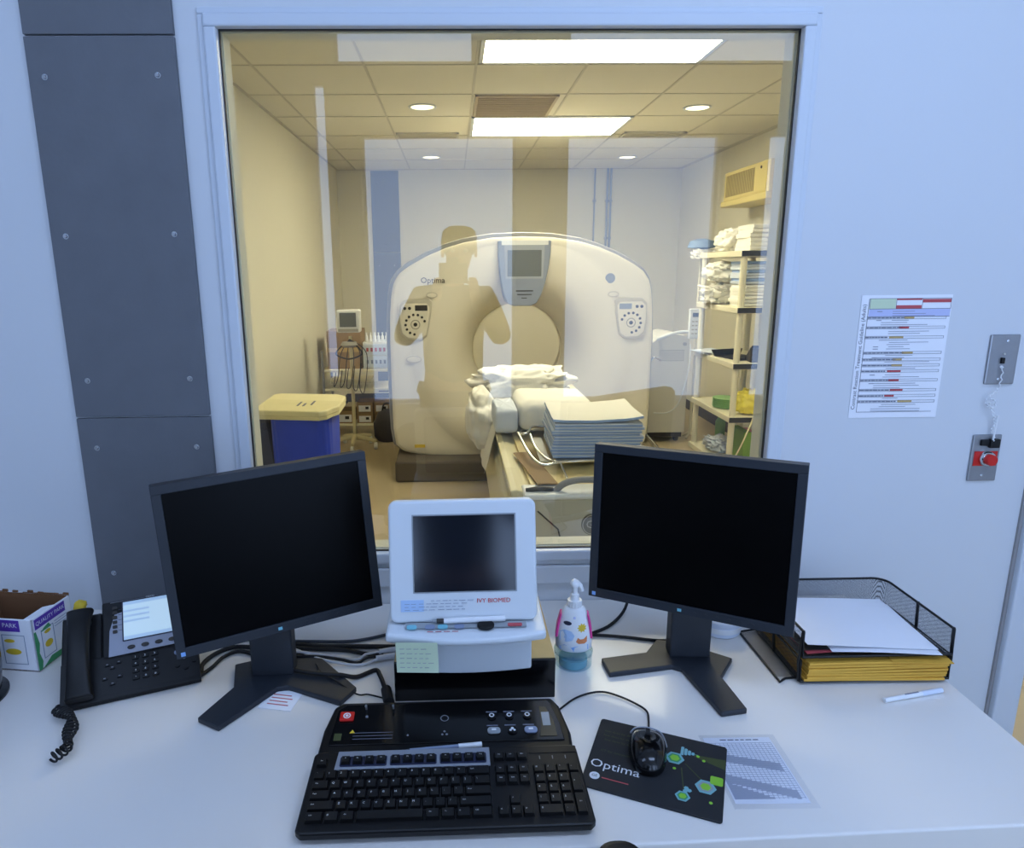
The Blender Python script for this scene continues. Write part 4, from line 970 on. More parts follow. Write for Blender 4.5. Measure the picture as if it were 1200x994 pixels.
# ------------------------------------------------------------------ pump bottle on a clear tub
t = thing('plastic_tub', 'low clear bluish round tub under the pump bottle', 'tub', (.246, -.290, DZ+.0005))
MB().lathe([(.036, 0), (.040, .004), (.041, .034)], seg=36).build('tub_wall', M['clearblue'], t, smooth=40)
MB().lathe([(.0415, .030), (.0415, .036), (.036, .036)], seg=36).build('tub_rim', M['clearblue'], t, smooth=40)
MB().lathe([(.030, .001), (.030, .018)], seg=30).build('tub_contents', M['teal'], t, smooth=40)
t = thing('pump_bottle', 'white printed pump bottle with pink sides, right of the instrument', 'bottle', (.246, -.290, .777))
T = RZ(R(-8))
b = MB(T); prof = [(.0, .0), (.032, .0), (.038, .006), (.0385, .03), (.035, .055), (.029, .078), (.024, .092), (.020, .098), (.014, .10)]
n = 36; v = []
for r, z in prof: v += [(r*1.0*math.cos(2*PI*i/n), r*.62*math.sin(2*PI*i/n), z) for i in range(n)]
b.add(v, [(k*n+i, k*n+(i+1) % n, (k+1)*n+(i+1) % n, (k+1)*n+i) for k in range(len(prof)-1) for i in range(n)]+[tuple(range(n))[::-1], tuple(range((len(prof)-1)*n, len(prof)*n))])
b.build('bottle_body', M['white'], t, smooth=50)
for s in (-1, 1):
    MB(T).prism_y([(s*.0395, .03), (s*.036, .058), (s*.030, .083), (s*.026, .085), (s*.031, .055), (s*.034, .03)], -.012, .012).build('pink_side', M['pink'], t, bevel=.002)
b = MB(T)
def onb(x, z): # front of bottle
    import bisect
    for (r0, z0), (r1, z1) in zip(prof, prof[1:]):
        if z0 <= z <= z1 and z1 > z0: r = r0+(r1-r0)*(z-z0)/(z1-z0)
    return -.62*math.sqrt(max(r*r-x*x, 0))-.0006
def decal(name, m_, P, k=1):
    b = MB(T); c = (sum(p[0] for p in P)/len(P), sum(p[1] for p in P)/len(P))
    v = [(c[0], onb(*c)-.0003, c[1])]+[(x, onb(x, z), z) for x, z in P]
    b.add(v, [(0, 1+i, 1+(i+1) % len(P)) for i in range(len(P))]); b.build(name, m_, t)
circ = lambda cx, cz, a, c_, n=20: [(cx+a*math.cos(2*PI*i/n), cz+c_*math.sin(2*PI*i/n)) for i in range(n)]
decal('brand_spot', M['navy'], circ(-.014, .067, .0085, .0045))
decal('sun_print', M['yellow'], [(.016+(.0105 if i % 2 else .0065)*math.cos(PI*i/9), .058+(.0105 if i % 2 else .0065)*math.sin(PI*i/9)) for i in range(18)])
decal('cat_print', M['orange'], [(.004, .028), (.008, .037), (.012, .033), (.024, .034), (.027, .040), (.027, .027), (.022, .023), (.010, .023)])
decal('wave_print', M['skyblue'], [(-.03, .012), (-.02, .019), (-.005, .014), (.01, .018), (.03, .020), (.03, .008), (.0, .005), (-.028, .007)])
decal('cloud_print', M['bluelab'], [(-.030, .046), (-.02, .053), (-.006, .050), (.001, .041), (-.004, .030), (-.016, .026), (-.030, .028)])
decal('band_print', M['lavender'], [(-.026, .078), (0, .082), (.025, .078), (.026, .074), (0, .077), (-.026, .074)])
MB().cyl((0, 0, .099), (0, 0, .113), .0145, 24).build('pump_collar', M['white'], t, smooth=40)
b = MB()
for i in range(16): a = 2*PI*i/16; b.cyl((.0145*math.cos(a), .0145*math.sin(a), .10), (.0145*math.cos(a), .0145*math.sin(a), .112), .0012, 6)
b.build('collar_ribs', M['white'], t)
MB().lathe([(.010, .113), (.009, .126), (.0055, .128), (.0055, .143)], seg=20).build('pump_stem', M['white'], t, smooth=40)
b = MB().tube(smoothpath([(.014, -.004, .134), (.012, -.003, .142), (.004, 0, .150), (-.004, .002, .152)], 5), [.0045]*6+[.006]*6+[.0075]*4, 12); b.build('pump_spout', M['white'], t, smooth=60)
MB().lathe([(.0085, .143), (.0105, .149), (.008, .155), (.002, .157)], seg=20).build('pump_head', M['white'], t, smooth=50)

# ------------------------------------------------------------------ desk phone
PH = Epose((-.770, -.424, .757), 22, 0, 0)
t = thing('office_phone', 'black office phone with a lit screen, left end of the desk', 'phone', (-.65, -.33, DZ))
PT = PH @ Matrix.Rotation(R(36), 4, 'X')
W, H = .255, .205
# wedge body in phone-local frame: base on the desk, face tilted
b = MB(PH); dz = -.016
cy, cz_ = H*math.cos(R(36)), H*math.sin(R(36))
b.prism_x([(-.004, dz), (.115, dz), (.10, .062), (.0, 0), (-.006, -.006)], 0, W); b.build('phone_base', M['black'], t, bevel=.002, world=True)
b = MB(PT).box(.074, W, .070, H, -.022, .0); b.build('display_block', M['black'], t, bevel=.003, world=True)
b = MB(PT).box(.0, W, -.002, .082, -.012, .0); b.build('key_deck', M['black'], t, bevel=.002, world=True)
b = MB(PT).box(.0, .074, .0, .185, -.014, -.003); b.build('handset_cradle', M['black'], t, bevel=.004, world=True)
MB(PH).prism_x([(.10, dz), (.14, dz), (.155, .10), (.13, .085)], .03, W-.03).build('rear_foot', M['black'], t, world=True)
b = MB(PT).prism([(.086, .078), (W-.006, .080), (W-.006, .178), (.128, .178), (.098, .172), (.088, .135)], 0, .0012); b.build('silver_surround', M['phonesilver'], t, world=True)
MB(PT).prism(rrect(.112, .224, .106, .199, .002), .0012, .0022).build('screen_rim', M['navy'], t, world=True)
sc_ = MB(PT).box(.1145, .2215, .1085, .1965, .0022, .0028).build('lcd', M['phonescreen'], t, world=True); RM[sc_] = RM[t]
b = MB(PT).box(.1145, .2215, .189, .1965, .0028, .0030)
for k in range(3): b.box(.1145, .165, .172-.012*k, .1765-.012*k, .0028, .0030)
b.box(.1145, .2215, .1085, .116, .0028, .0030); b.build('lcd_lines', M['phoneline'], sc_, world=True)
b = MB(PT).box(.09, W-.004, .2005, .2018, .0002, .0012); b.build('top_line', M['legenddim'], t, world=True)
b = MB(PT).text('CISCO', .006, Tr(.168, .2035-.009+.007, .0012)); b.build('maker_lettering', M['legend'], t, world=True)
for i in range(4): MB(PT).prism([(.128+.026*i+.0075*math.cos(2*PI*k/14), .0905+.0042*math.sin(2*PI*k/14)) for k in range(14)], .0012, .004).build('soft_key', M['dark'], t, bevel=.0006, world=True)
for i in range(6): MB(PT).prism(rrect(.094, .103, .128+.011*i, .135+.011*i, .002), .0, .003).build('line_key', M['dark'], t, world=True)
b = MB(PT)
for i in range(5): b.box(.105, .112, .1335+.012*i, .1342+.012*i, .0011, .0016)
b.build('line_marks', M['inkmid'], t, world=True)
for r_ in range(4):
    for c_ in range(3):
        k = MB(PT).prism(rrect(.128+.018*c_, .141+.018*c_, .062-.0145*r_, .0715-.0145*r_, .0025), 0, .003).build('dial_key', M['key'], t, bevel=.0006, world=True); RM[k] = RM[t]
        MB(PT).text('123456789*0#'[r_*3+c_], .0058, Tr(.1345+.018*c_, .0668-.0145*r_, .0031)).build('key_digit', M['legend'], k, world=True)
for x, y in ((.083, .062), (.092, .055), (.104, .064), (.078, .034), (.105, .034), (.092, .021)):
    k = MB(PT).prism(rrect(x-.005, x+.005, y-.0035, y+.0035, .002), 0, .0025).build('feature_key', M['key'], t, world=True); RM[k] = RM[t]
    MB(PT).box(x-.002, x+.002, y-.001, y+.001, .0025, .0028).build('key_symbol', M['legenddim'], k, world=True)
for x, y in ((.212, .058), (.226, .046), (.240, .055), (.212, .030), (.228, .022), (.244, .034)):
    MB(PT).cyl((x, y, 0), (x, y, .003), .0045, 12).build('navigation_key', M['bluegrey'] if y > .04 else M['key'], t, world=True)
hs = MB(PT); path = [(.036, -.004, .014), (.036, .03, .026), (.036, .09, .034), (.036, .15, .030), (.036, .185, .016)]
sp = smoothpath(path, 6); v = []; n = 16
for k, p in enumerate(sp):
    f_ = k/(len(sp)-1); wx = .026-.006*math.sin(PI*f_); wz = .011+.004*abs(2*f_-1)**3
    v += [(p.x+wx*math.copysign(abs(math.cos(2*PI*i/n))**.6, math.cos(2*PI*i/n)), p.y, p.z+wz*math.copysign(abs(math.sin(2*PI*i/n))**.7, math.sin(2*PI*i/n))) for i in range(n)]
f = [(k*n+i, k*n+(i+1) % n, (k+1)*n+(i+1) % n, (k+1)*n+i) for k in range(len(sp)-1) for i in range(n)]+[tuple(range(n))[::-1], tuple(range((len(sp)-1)*n, len(sp)*n))]
hs.add(v, f); ho = hs.build('handset', M['black'], t, world=True, smooth=50, bevel=.003); RM[ho] = RM[t]
for y in (.018, .168): MB(PT).cyl((.036, y, .010), (.036, y, -.004), .021, 20, r2=.019).build('handset_cup', M['black'], ho, world=True, smooth=40)
core = smoothpath([(-.755, -.408, .748), (-.780, -.414, .75), (-.772, -.436, .75), (-.748, -.448, .752), (-.726, -.464, .754), (-.712, -.490, .752), (-.702, -.520, .752), (-.690, -.545, .751), (-.702, -.570, .749)], 10)
pts = []
L0 = len(core)-1; start = 22
for i in range(L0*6):
    s_ = i/6; k = int(s_); f_ = s_-k; p = core[k].lerp(core[k+1], f_)
    if k < start: 
        if i % 6 == 0: pts.append(p)
        continue
    d = (core[k+1]-core[k]).normalized(); a = d.cross(Vector((0, 0, 1))).normalized(); ph = (i-start*6)*.36; wob = 1+.35*math.sin(i*.045)
    pts.append(p+a*.0088*wob*math.cos(ph)+Vector((0, 0, .0065+.0066*math.sin(ph))))
MB().tube(pts, .0020, 6).build('coiled_cord', M['blacksoft'], t, world=True, smooth=60)

# ------------------------------------------------------------------ produce carton and dark pot at the left edge
t = thing('fruit_carton', 'open white carton with purple lettering and yellow fruit pictures', 'carton', (-.893, -.281, DZ+.0005))
A = Vector((-.893, -.281)); Bv = Vector((-.879, -.188)); d1 = (Bv-A).normalized(); d2 = Vector((-d1.y, d1.x))   # side going away, side going left
ang = math.atan2(d1.x, d1.y)
CTT = Tr(A.x, A.y, DZ+.0005) @ RZ(-ang)            # +y along the right hand side, -x along the front
Wc, Dc, Hc = .175, .115, .120
b = MB(CTT); th = .003
b.box(-Wc, 0, 0, Dc, 0, th, 1)
b.box(-th, 0, 0, Dc, 0, Hc, 0); b.box(-Wc, -Wc+th, 0, Dc, 0, Hc, 0); b.box(-Wc, 0, 0, th, 0, Hc, 0); b.box(-Wc, 0, Dc-th, Dc, 0, Hc+.002, 0)
b.box(-th-.0008, -th, th, Dc-th, th, Hc-.002, 1); b.box(-Wc+th, -th, Dc-th-.0008, Dc-th, th, Hc+.001, 1); b.box(-Wc+th, -th, th, th+.0008, th, Hc-.002, 1); b.box(-Wc+th, -Wc+th+.0008, th, Dc-th, th, Hc-.002, 1)
cb = b.build('carton_walls', [M['paper'], M['cardin']], t, world=True); RM[cb] = RM[t]
b = MB(CTT)      # torn rim: strips with uneven top
rnd = random.Random(8)
for i in range(14):
    x = -Wc+Wc*i/14; h_ = rnd.uniform(.001, .008); b.box(x, x+Wc/14, Dc-th, Dc, Hc, Hc+h_)
b.build('torn_rim', M['cardin'], t, world=True)
b = MB(CTT).prism_y([(-th, Hc-.001), (-.036, Hc-.010), (-.036, Hc-.012), (-th, Hc-.003)], .008, .075); b.build('inner_flap', M['paper'], t, world=True)
FR = CTT @ WX; SD = CTT @ RZ(R(90)) @ WX   # art planes for the front and the side
o_ = -.0008
MB(CTT @ Tr(0, -.0006, 0)).box(-.175, -.03, 0, .0005, .092, .118).build('purple_band', M['purple'], cb, world=True)
MB(FR).text('PARK', .014, Tr(-.052, .106, .0012)).build('band_lettering', M['paper'], cb, world=True)
MB(CTT).box(-.0001, .0007, .006, .096, .094, .117).build('purple_band', M['purple'], cb, world=True)
MB(SD).text('QUALITY PARK', .0125, Tr(.051, .1055, .0012)).build('band_lettering', M['paper'], cb, world=True)
def outl_(b, T_, x0, x1, y0, y1, w_=.001, m_=0):
    for r_ in ((x0, x1, y0, y0+w_), (x0, x1, y1-w_, y1), (x0, x0+w_, y0, y1), (x1-w_, x1, y0, y1)): b.box(r_[0], r_[1], r_[2], r_[3], .0002, .0009, m_, T_)
b = MB(); outl_(b, FR, -.075, -.022, .016, .084); outl_(b, SD, .02, .056, .02, .085)
for k in range(3): b.box(.060, .100, .086-.006*k, .0868-.006*k, .0002, .0009, 0, SD)
b.build('panel_lines', M['bluegrey'], cb, world=True)
b = MB(); e_ = lambda cx, cy, a, c_: [(cx+a*math.cos(2*PI*i/20), cy+c_*math.sin(2*PI*i/20)) for i in range(20)]
for P_, T_ in ((e_(-.052, .045, .018, .007), FR), (e_(-.058, .070, .012, .004), FR), (e_(.038, .048, .011, .008), SD), (e_(.038, .076, .009, .004), SD)): b.prism(P_, .0003, .0010, 0, T_)
b.build('fruit_pictures', M['yellow'], cb, world=True)
b = MB()
for P_ in ([(.001, .002), (.010, .002), (.014, .018), (.008, .04), (.012, .06), (.006, .09), (.001, .09)], [(.014, .002), (.10, .002), (.10, .012), (.04, .016)], [(.02, .082), (.05, .082), (.044, .092), (.03, .088)]): b.prism(P_, .0002, .0009, 0, SD)
b.build('green_leaves', M['green'], cb, world=True)
t = thing('yellow_flower', 'yellow artificial flowers peeking out between the carton and the phone', 'flowers', (-.872, -.150, DZ))
MB().tube([(0, 0, .001), (.006, -.004, .05), (.01, -.006, .085)], .0025, 6).build('stem', M['green'], t)
for c_ in ((.012, -.008, .09), (.016, -.05, .03), (.012, -.055, .012)):
    b = MB(); blob(b, c_, (.013, .012, .011), .3, 4, nu=14, nv=9, seed=4, flat=False); b.build('blossom', M['yellow'], t, smooth=60)
t = thing('desk_caddy', 'black round pot with a wide foot, cut by the left edge', 'pot', (-.997, -.376, DZ+.0005))
MB().lathe([(.086, 0), (.086, .004), (.075, .010), (.073, .012)], seg=44).build('pot_foot', M['blackgloss'], t, smooth=30)
MB().lathe([(.074, .010), (.080, .06), (.082, .125), (.079, .125), (.074, .03)], seg=44).build('pot_wall', M['blackgloss'], t, smooth=30)

# ------------------------------------------------------------------ small things on the desk
t = thing('name_card', 'small white printed card under the foot of left monitor', 'card', (-.353, -.399, DZ+.0005), R(-12))
MB().box(-.034, .034, -.030, .030, 0, .001).build('card_paper', M['paper'], t)
b = MB()
for k in range(4): b.box(-.022, .022-.006*(k % 2), -.016+.010*k, -.0135+.010*k, .001, .0013)
b.build('card_print', M['redlab'], t)
t = thing('mouse_pad', 'black mouse pad with green hexagon print, right of the keyboard', 'mouse pad', (.3335, -.608, DZ+.0005), R(-23.5))
PW, PHh = .222, .182
MB().prism(rrect(-PW/2, PW/2, -PHh/2, PHh/2, .006), 0, .003).build('pad_cloth', M['padblack'], t, bevel=.0008)
zt = .0032
MB().text('Optima', .0275, Tr(-.106, -.032, zt), align='LEFT').build('pad_lettering', M['legend'], t)
b = MB().prism([(-.092+.0085*math.cos(2*PI*i/20), -.062+.0085*math.sin(2*PI*i/20)) for i in range(20)], .003, .0034); em = b.build('round_emblem', M['legend'], t)
MB().text('GE', .008, Tr(-.092, -.062, .0036)).build('emblem_lettering', M['padblack'], em)
b = MB().box(-.080, -.036, -.0635, -.0615, .003, .0033); b.build('red_line', M['redlab'], t)
b = MB()
for k, (x0, x1) in enumerate(((-.098, -.052), (-.098, -.056), (-.094, -.046))): b.text('low dose by design'[:14+k*2], .0075, Tr(x0, .058-.012*k, zt), align='LEFT')
b.text('CT for everyone', .0075, Tr(-.095, .004, zt), align='LEFT')
b.build('slogan_lettering', M['paddim'], t)
def hexa(cx, cy, r, m1, m2, m3):
    b = MB(); P_ = lambda q: [(cx+q*math.cos(PI*i/3), cy+q*math.sin(PI*i/3)) for i in range(6)]
    b.prism(P_(r), .003, .0033, 0); b.prism(P_(r*.72), .0033, .0035, 1); b.prism(P_(r*.5), .0035, .0037, 2); b.build('hexagon_print', [M[m1], M[m2], M[m3]], t)
hexa(.028, .030, .016, 'teal', 'green', 'lime'); hexa(.082, -.022, .017, 'teal', 'ecggrey', 'lime'); hexa(.049, -.056, .012, 'teal', 'green', 'lime')
b = MB()
for i in range(5): b.prism(rrect(.036+.006*i, .041+.006*i, .042+.002*i, .064-.003*i, .002), .003, .0034)
for p_ in ((.052, -.043), (.058, -.040), (.053, -.036)): b.prism([(p_[0]+.004*math.cos(k), p_[1]+.004*math.sin(k)) for k in range(6)], .003, .0034)
b.build('figure_print', M['teal'], t)
MB().prism(rrect(.088, .108, -.012, .008, .003), .003, .0034).build('leaf_print', M['lime'], t)
b = MB().prism([(.045, .022), (.047, .022), (.078, -.010), (.076, -.010)], .003, .0032).prism([(.04, .01), (.042, .01), (.05, -.04), (.048, -.04)], .003, .0032).prism([(.055, .05), (.11, .055), (.11, .03), (.06, .045)], .003, .0031)
b.build('line_print', M['paddim'], t)
for p_ in ((.065, .048), (.030, .004), (.092, -.055), (.075, .040)): MB().cyl((p_[0], p_[1], .003), (p_[0], p_[1], .0034), .0028, 10).build('dot_print', M['lime'], t)
t = thing('computer_mouse', 'glossy black computer mouse resting on the mouse pad', 'mouse', (.326, -.583, DZ+.004), R(-14))
b = MB(); n = 32; prof = [(0, 1.0), (.006, 1.04), (.014, 1.0), (.022, .88), (.029, .66), (.033, .36), (.0345, .05)]
v = []
for z, k in prof:
    for i in range(n):
        a = 2*PI*i/n; c_, s_ = math.cos(a), math.sin(a)
        v.append((.031*k*math.copysign(abs(c_)**.75, c_)*(1+.08*s_), .053*k*math.copysign(abs(s_)**.8, s_)-.004*(z/.03), z-.006*max(0, s_)*z/.034))
b.add(v, [(k*n+i, k*n+(i+1) % n, (k+1)*n+(i+1) % n, (k+1)*n+i) for k in range(len(prof)-1) for i in range(n)]+[tuple(range(n))[::-1], tuple(range((len(prof)-1)*n, len(prof)*n))])
b.build('mouse_shell', M['blackgloss'], t, smooth=70)
MB().cyl((-.0035, .024, .0265), (.0035, .024, .0265), .0072, 18).build('scroll_wheel', M['blacksoft'], t, smooth=40)
MB().tube(smoothpath([(-.029, .045, .006), (-.02, .055, .010), (0, .058, .012), (.02, .055, .010), (.029, .045, .006), (.033, .02, .006)], 5), .0016, 6).build('edge_trim', M['silver'], t, smooth=60)
cp = [(.342, -.530, .752), (.353, -.494, .745), (.358, -.463, .7435), (.343, -.439, .7435), (.316, -.414, .7435), (.288, -.399, .7435), (.258, -.403, .7435), (.227, -.419, .7435), (.197, -.447, .7435), (.185, -.462, .7435)]
MB().tube(smoothpath(cp, 6), .0019, 8).build('mouse_cord', M['blacksoft'], t, world=True, smooth=60)
t = thing('dosing_chart', 'grey printed table sheet in a clear sleeve, right of mouse pad', 'sheet', (.498, -.621, DZ+.0004), R(-1.0))
cw, ch = .126, .170
MB(Tr(0, 0, 0)).box(-cw/2+.002, cw/2-.004, -ch/2+.010, ch/2-.004, 0, .0006).build('chart_paper', M['paper'], t)
MB().box(-cw/2-.004, cw/2+.006, -ch/2-.002, ch/2+.002, .0012, .0016).build('clear_sleeve', M['sleeve'], t)
b = MB(); rnd = random.Random(2)
x = -.032
while x < .034: w_ = rnd.uniform(.006, .011); b.box(x, x+w_, .0735, .0755, .0006, .0009); x += w_+.003
b.build('chart_heading', M['inkmid'], t)
b = MB()
for k in range(26): y = .066-.0052*k; b.box(-.058, .056, y, y+.0007, .0006, .0008)
for k in range(17): x = -.058+.0071*k; b.box(x, x+.0007, -.066, .066, .0006, .0008)
b.build('chart_grid', M['chartgrey'], t)
b = MB()
for (y0, k0, k1, s_) in ((.042, 1, 15, .0016), (-.010, 0, 15, .0022)):
    for k in range(k0, k1): x = -.058+.0071*k; y = y0-s_*k*1.2; b.box(x+.0007, x+.0071, y-.020, y, .0006, .0007)
for k in range(0, 9): x = -.058+.0071*k; b.box(x+.0007, x+.0071, -.066, -.030-.004*k, .0006, .0007)
b.build('chart_shading', M['chartgrey'], t)
t = thing('white_tub', 'low translucent white tub behind the foot of right monitor', 'tub', (.612, -.165, DZ+.0005))
MB().lathe([(.042, 0), (.046, .004), (.047, .030), (.049, .032), (.049, .038), (.044, .040)], seg=36).build('tub_body', M['linenlight'], t, smooth=30)
MB().lathe([(.0475, .012), (.0478, .014), (.0478, .022), (.0475, .024)], seg=36).build('tub_band', M['white'], t, smooth=30)
t = thing('pen', 'white capped pen lying on the desk in front of the letter tray', 'pen', (.893, -.435, DZ+.0055), R(12))
MB().cyl((-.068, 0, 0), (.02, 0, 0), .0048, 12).build('barrel', M['white'], t, smooth=40); MB().cyl((.02, 0, 0), (.068, 0, 0), .0052, 12).build('cap', M['linenlight'], t, smooth=40)
MB().box(-.02, .012, -.0012, .0012, .0044, .0054).build('barrel_print', M['inkgrey'], t)

# letter tray, two tiers of punched mesh
t = thing('letter_tray', 'two tier black mesh letter tray at the right end of the desk', 'letter tray', (.845, -.27, DZ), R(0))
ly0, ly1, lx0, lx1 = -.385, -.148, .692, .998
def tier(z, hl, hb):
    MB().box(lx0, lx1, ly0, ly1, z, z+.0012).build('mesh_floor', M['mesh'], t, world=True)
    b = MB(); r = .03
    # side walls and back wall with rounded back corners
    pth = [(lx0, ly0+.004)]+[(lx0, ly1-r)]+[(lx0+r-r*math.cos(a), ly1-r+r*math.sin(a)) for a in [PI/2*i/6 for i in range(1, 7)]]+[(lx1-r+r*math.sin(a), ly1-r+r*math.cos(a)) for a in [PI/2*i/6 for i in range(0, 7)]]+[(lx1, ly0+.004)]
    v = []; f = []
    for i, (x, y) in enumerate(pth): v += [(x, y, z), (x, y, z+hl)]
    for i in range(len(pth)-1): f.append((2*i, 2*i+2, 2*i+3, 2*i+1))
    b.add(v, f); b.build('mesh_wall', M['mesh'], t, world=True)
    b = MB().tube([(x, y, z+hl) for x, y in pth], .0028, 8); b.tube([(lx0, ly0+.004, z+hl), (lx0, ly0, z+.002), (lx1, ly0, z+.002), (lx1, ly0+.004, z+hl)], .0028, 8); b.tube([(x, y, z) for x, y in pth], .0015, 6)
    b.build('rim_wire', M['wire'], t, world=True, smooth=60)
tier(DZ+.006, .046, 0); tier(.800, .056, 0)
for x in (lx0, lx1):
    for y in (ly0+.006, -.27): MB().tube([(x, y, DZ+.006), (x+(.004 if x > .8 else -.004), y, .79), (x, y, .858)], .0032, 8).build('support_post', M['wire'], t, world=True, smooth=60)
MB().tube([(.700, -.363, DZ+.003), (.672, -.366, DZ+.003), (.663, -.372, DZ+.003), (.655, -.379, DZ+.003), (.655, -.34, DZ+.003), (.652, -.18, DZ+.003), (.695, -.17, DZ+.003)], .0024, 8).build('foot_wire', M['wire'], t, world=True, smooth=60)
MB().add([(.656, -.36, DZ+.003), (.692, -.36, DZ+.003), (.692, -.18, DZ+.003), (.653, -.18, DZ+.003)], [(0, 1, 2, 3)]).build('mesh_foot', M['mesh'], t, world=True)
# envelopes in the lower tier, papers in the upper one
for k in range(7):
    o = thing('envelope', 'yellow envelope in the pile in the lower tray', 'envelope', (.848+random.uniform(-.004, .004), -.272, DZ+.0085+.0062*k), R(random.uniform(-1.2, 1.2)), 'yellow envelopes in the lower tray')
    MB().sheet(lambda u_, v_: (-.143+.286*u_, -.118+.225*v_, .0052+.0006*math.sin(u_*5+k)), 8, 4, .005).build('envelope_paper', M['kraftyellow'], o)
o = thing('envelope', 'yellow envelope poking out at front right of the lower tray', 'envelope', (.935, -.300, DZ+.0525), R(-4))
MB().sheet(lambda u_, v_: (-.055+.118*u_, -.100+.15*v_, .0006+.002*v_), 4, 4, .0012).build('envelope_paper', M['kraftyellow'], o)
def page(label, c, w_, h_, rz, z, m_, amp=.0, name='sheet_of_paper'):
    o = thing(name, label, 'paper', (c[0], c[1], z), R(rz))
    MB().sheet(lambda u_, v_: (-w_/2+w_*u_, -h_/2+h_*v_, amp*((1-u_)*(1-v_))**2+.0015*math.sin(u_*4)), 12, 10, .0008).build('page', m_, o); return o
page('red edged booklet at left under the white papers in the upper tray', (.775, -.268), .15, .205, 4, .8035, M['redlab'], name='booklet')
page('dark folder under the white papers in the upper tray', (.83, -.262), .25, .212, -1, .8065, M['dark'], name='folder')
page('white paper sticking out beneath the top sheet of upper tray', (.872, -.282), .215, .212, -5, .8095, M['paper'])
page('top sheet of white paper in the upper tray, front left corner lifted', (.846, -.268), .262, .215, -3, .813, M['paper'], .008)

# cables on the desk
def cable(label, pts, r, m_, plug=None):
    t = thing('cable', label, 'cable', (pts[0][0], pts[0][1], DZ))
    P_ = [(p[0], p[1], DZ+r+.0005+(p[2] if len(p) > 2 else 0)) for p in pts]
    MB().tube(smoothpath(P_, 6), r, 8).build('cable_sheath', m_, t, world=True, smooth=60)
    if plug: MB().tube([(p[0], p[1], DZ+p[2]) for p in plug[0]], plug[1], 12).build('plug', m_, t, world=True, smooth=60)
cable('dark grey cable farthest back between left monitor and the instrument', [(-.50, -.17), (-.385, -.182), (-.333, -.186), (-.256, -.189), (-.207, -.179), (-.150, -.155)], .0035, M['greycable'])
cable('thick black cable running straight from left monitor to black box', [(-.46, -.21), (-.375, -.201), (-.303, -.211), (-.228, -.214), (-.130, -.219)], .0052, M['blacksoft'])
cable('second thick black cable lying against the straight one', [(-.45, -.235), (-.375, -.216), (-.303, -.222), (-.25, -.228), (-.20, -.245), (-.165, -.250)], .0045, M['blacksoft'])
cable('upper white cable crossing the black ones left of black box', [(-.43, -.25, .014), (-.364, -.249, .014), (-.32, -.253, .010), (-.271, -.251), (-.221, -.264), (-.198, -.251, .006), (-.14, -.235)], .0030, M['whitecable'], ([(-.175, -.246, .010), (-.135, -.236, .010)], .0065))
cable('black cable winding between the two white ones', [(-.40, -.262, .013), (-.308, -.262, .008), (-.257, -.262), (-.219, -.277), (-.196, -.265, .005), (-.150, -.255)], .0032, M['blacksoft'])
cable('lower white cable with a grey plug left of black box', [(-.42, -.238, .013), (-.368, -.236, .013), (-.30, -.268, .006), (-.218, -.285), (-.17, -.268, .004), (-.14, -.26)], .0030, M['whitecable'], ([(-.178, -.272, .010), (-.138, -.260, .010)], .0062))
cable('black cable looping over the monitor foot to a thick plug', [(-.38, -.305, .013), (-.328, -.326, .013), (-.28, -.338, .013), (-.245, -.341, .012), (-.212, -.331), (-.177, -.308), (-.166, -.324), (-.15, -.372), (-.141, -.398)], .0045, M['blacksoft'], ([(-.146, -.385, .010), (-.140, -.415, .012), (-.135, -.437, .016)], .0105))
cable('thin black lead drooping from left monitor to the console', [(-.315, -.262), (-.300, -.300, .012), (-.283, -.332, .014), (-.248, -.361, .013), (-.204, -.392, .004), (-.182, -.388), (-.151, -.401)], .0016, M['blacksoft'])
cable('outer black cable loop behind left monitor, right of phone', [(-.541, -.308), (-.551, -.27), (-.534, -.227), (-.498, -.204), (-.44, -.214)], .0048, M['blacksoft'])
cable('inner black cable loop behind left monitor, right of phone', [(-.541, -.313), (-.527, -.283), (-.515, -.243), (-.486, -.222), (-.43, -.247)], .0040, M['blacksoft'])
cable('black cable rising from the pump bottle to right monitor', [(.285, -.185), (.31, -.176), (.362, -.139), (.410, -.08, .01), (.43, -.05, .06)], .0038, M['blacksoft'])
cable('black cable running flat from the pump bottle behind right monitor', [(.270, -.180), (.30, -.182), (.34, -.187), (.385, -.196), (.47, -.214), (.55, -.19)], .0036, M['blacksoft'])

# ------------------------------------------------------------------ on the wall at right
t = thing('guideline_sheet', 'printed guideline sheet taped to the wall at right of window', 'notice', (1.064, -.001, 1.355))
G = Tr(.958, -.0022, 1.212) @ WX
MB(G @ Tr(0, 0, -.0012)).box(-.002, .214, -.004, .290, 0, .0008).build('notice_paper', M['paper'], t, world=True)
b = MB(G); b.text('Contrast Reaction Treatment Guideline (Adults)', .0128, Tr(.0065, .143, 0) @ RZ(R(90))); b.build('notice_title', M['inkmid'], t, world=True)
b = MB(G).box(.018, .080, .258, .282, -.0003, .0002); b.build('green_cell', M['sticky'], t, world=True)
b = MB(G).box(.144, .212, .272, .280, -.0003, .0002).box(.082, .142, .258, .266, -.0003, .0002).box(.082, .142, .278, .282, -.0003, .0002); b.build('red_cell', M['redlab'], t, world=True)
b = MB(G).box(.018, .212, .240, .258, -.0004, .0001); b.build('blue_cell', M['lavender'], t, world=True)
b = MB(G)
for y in (.282, .258, .240): b.box(.018, .212, y-.0006, y+.0003, 0, .0004)
for x in (.018, .081, .143, .2115): b.box(x, x+.0007, .258, .282, 0, .0004)
ys = [.237, .214, .191, .154, .138, .124, .110, .088, .064, .050, .036]
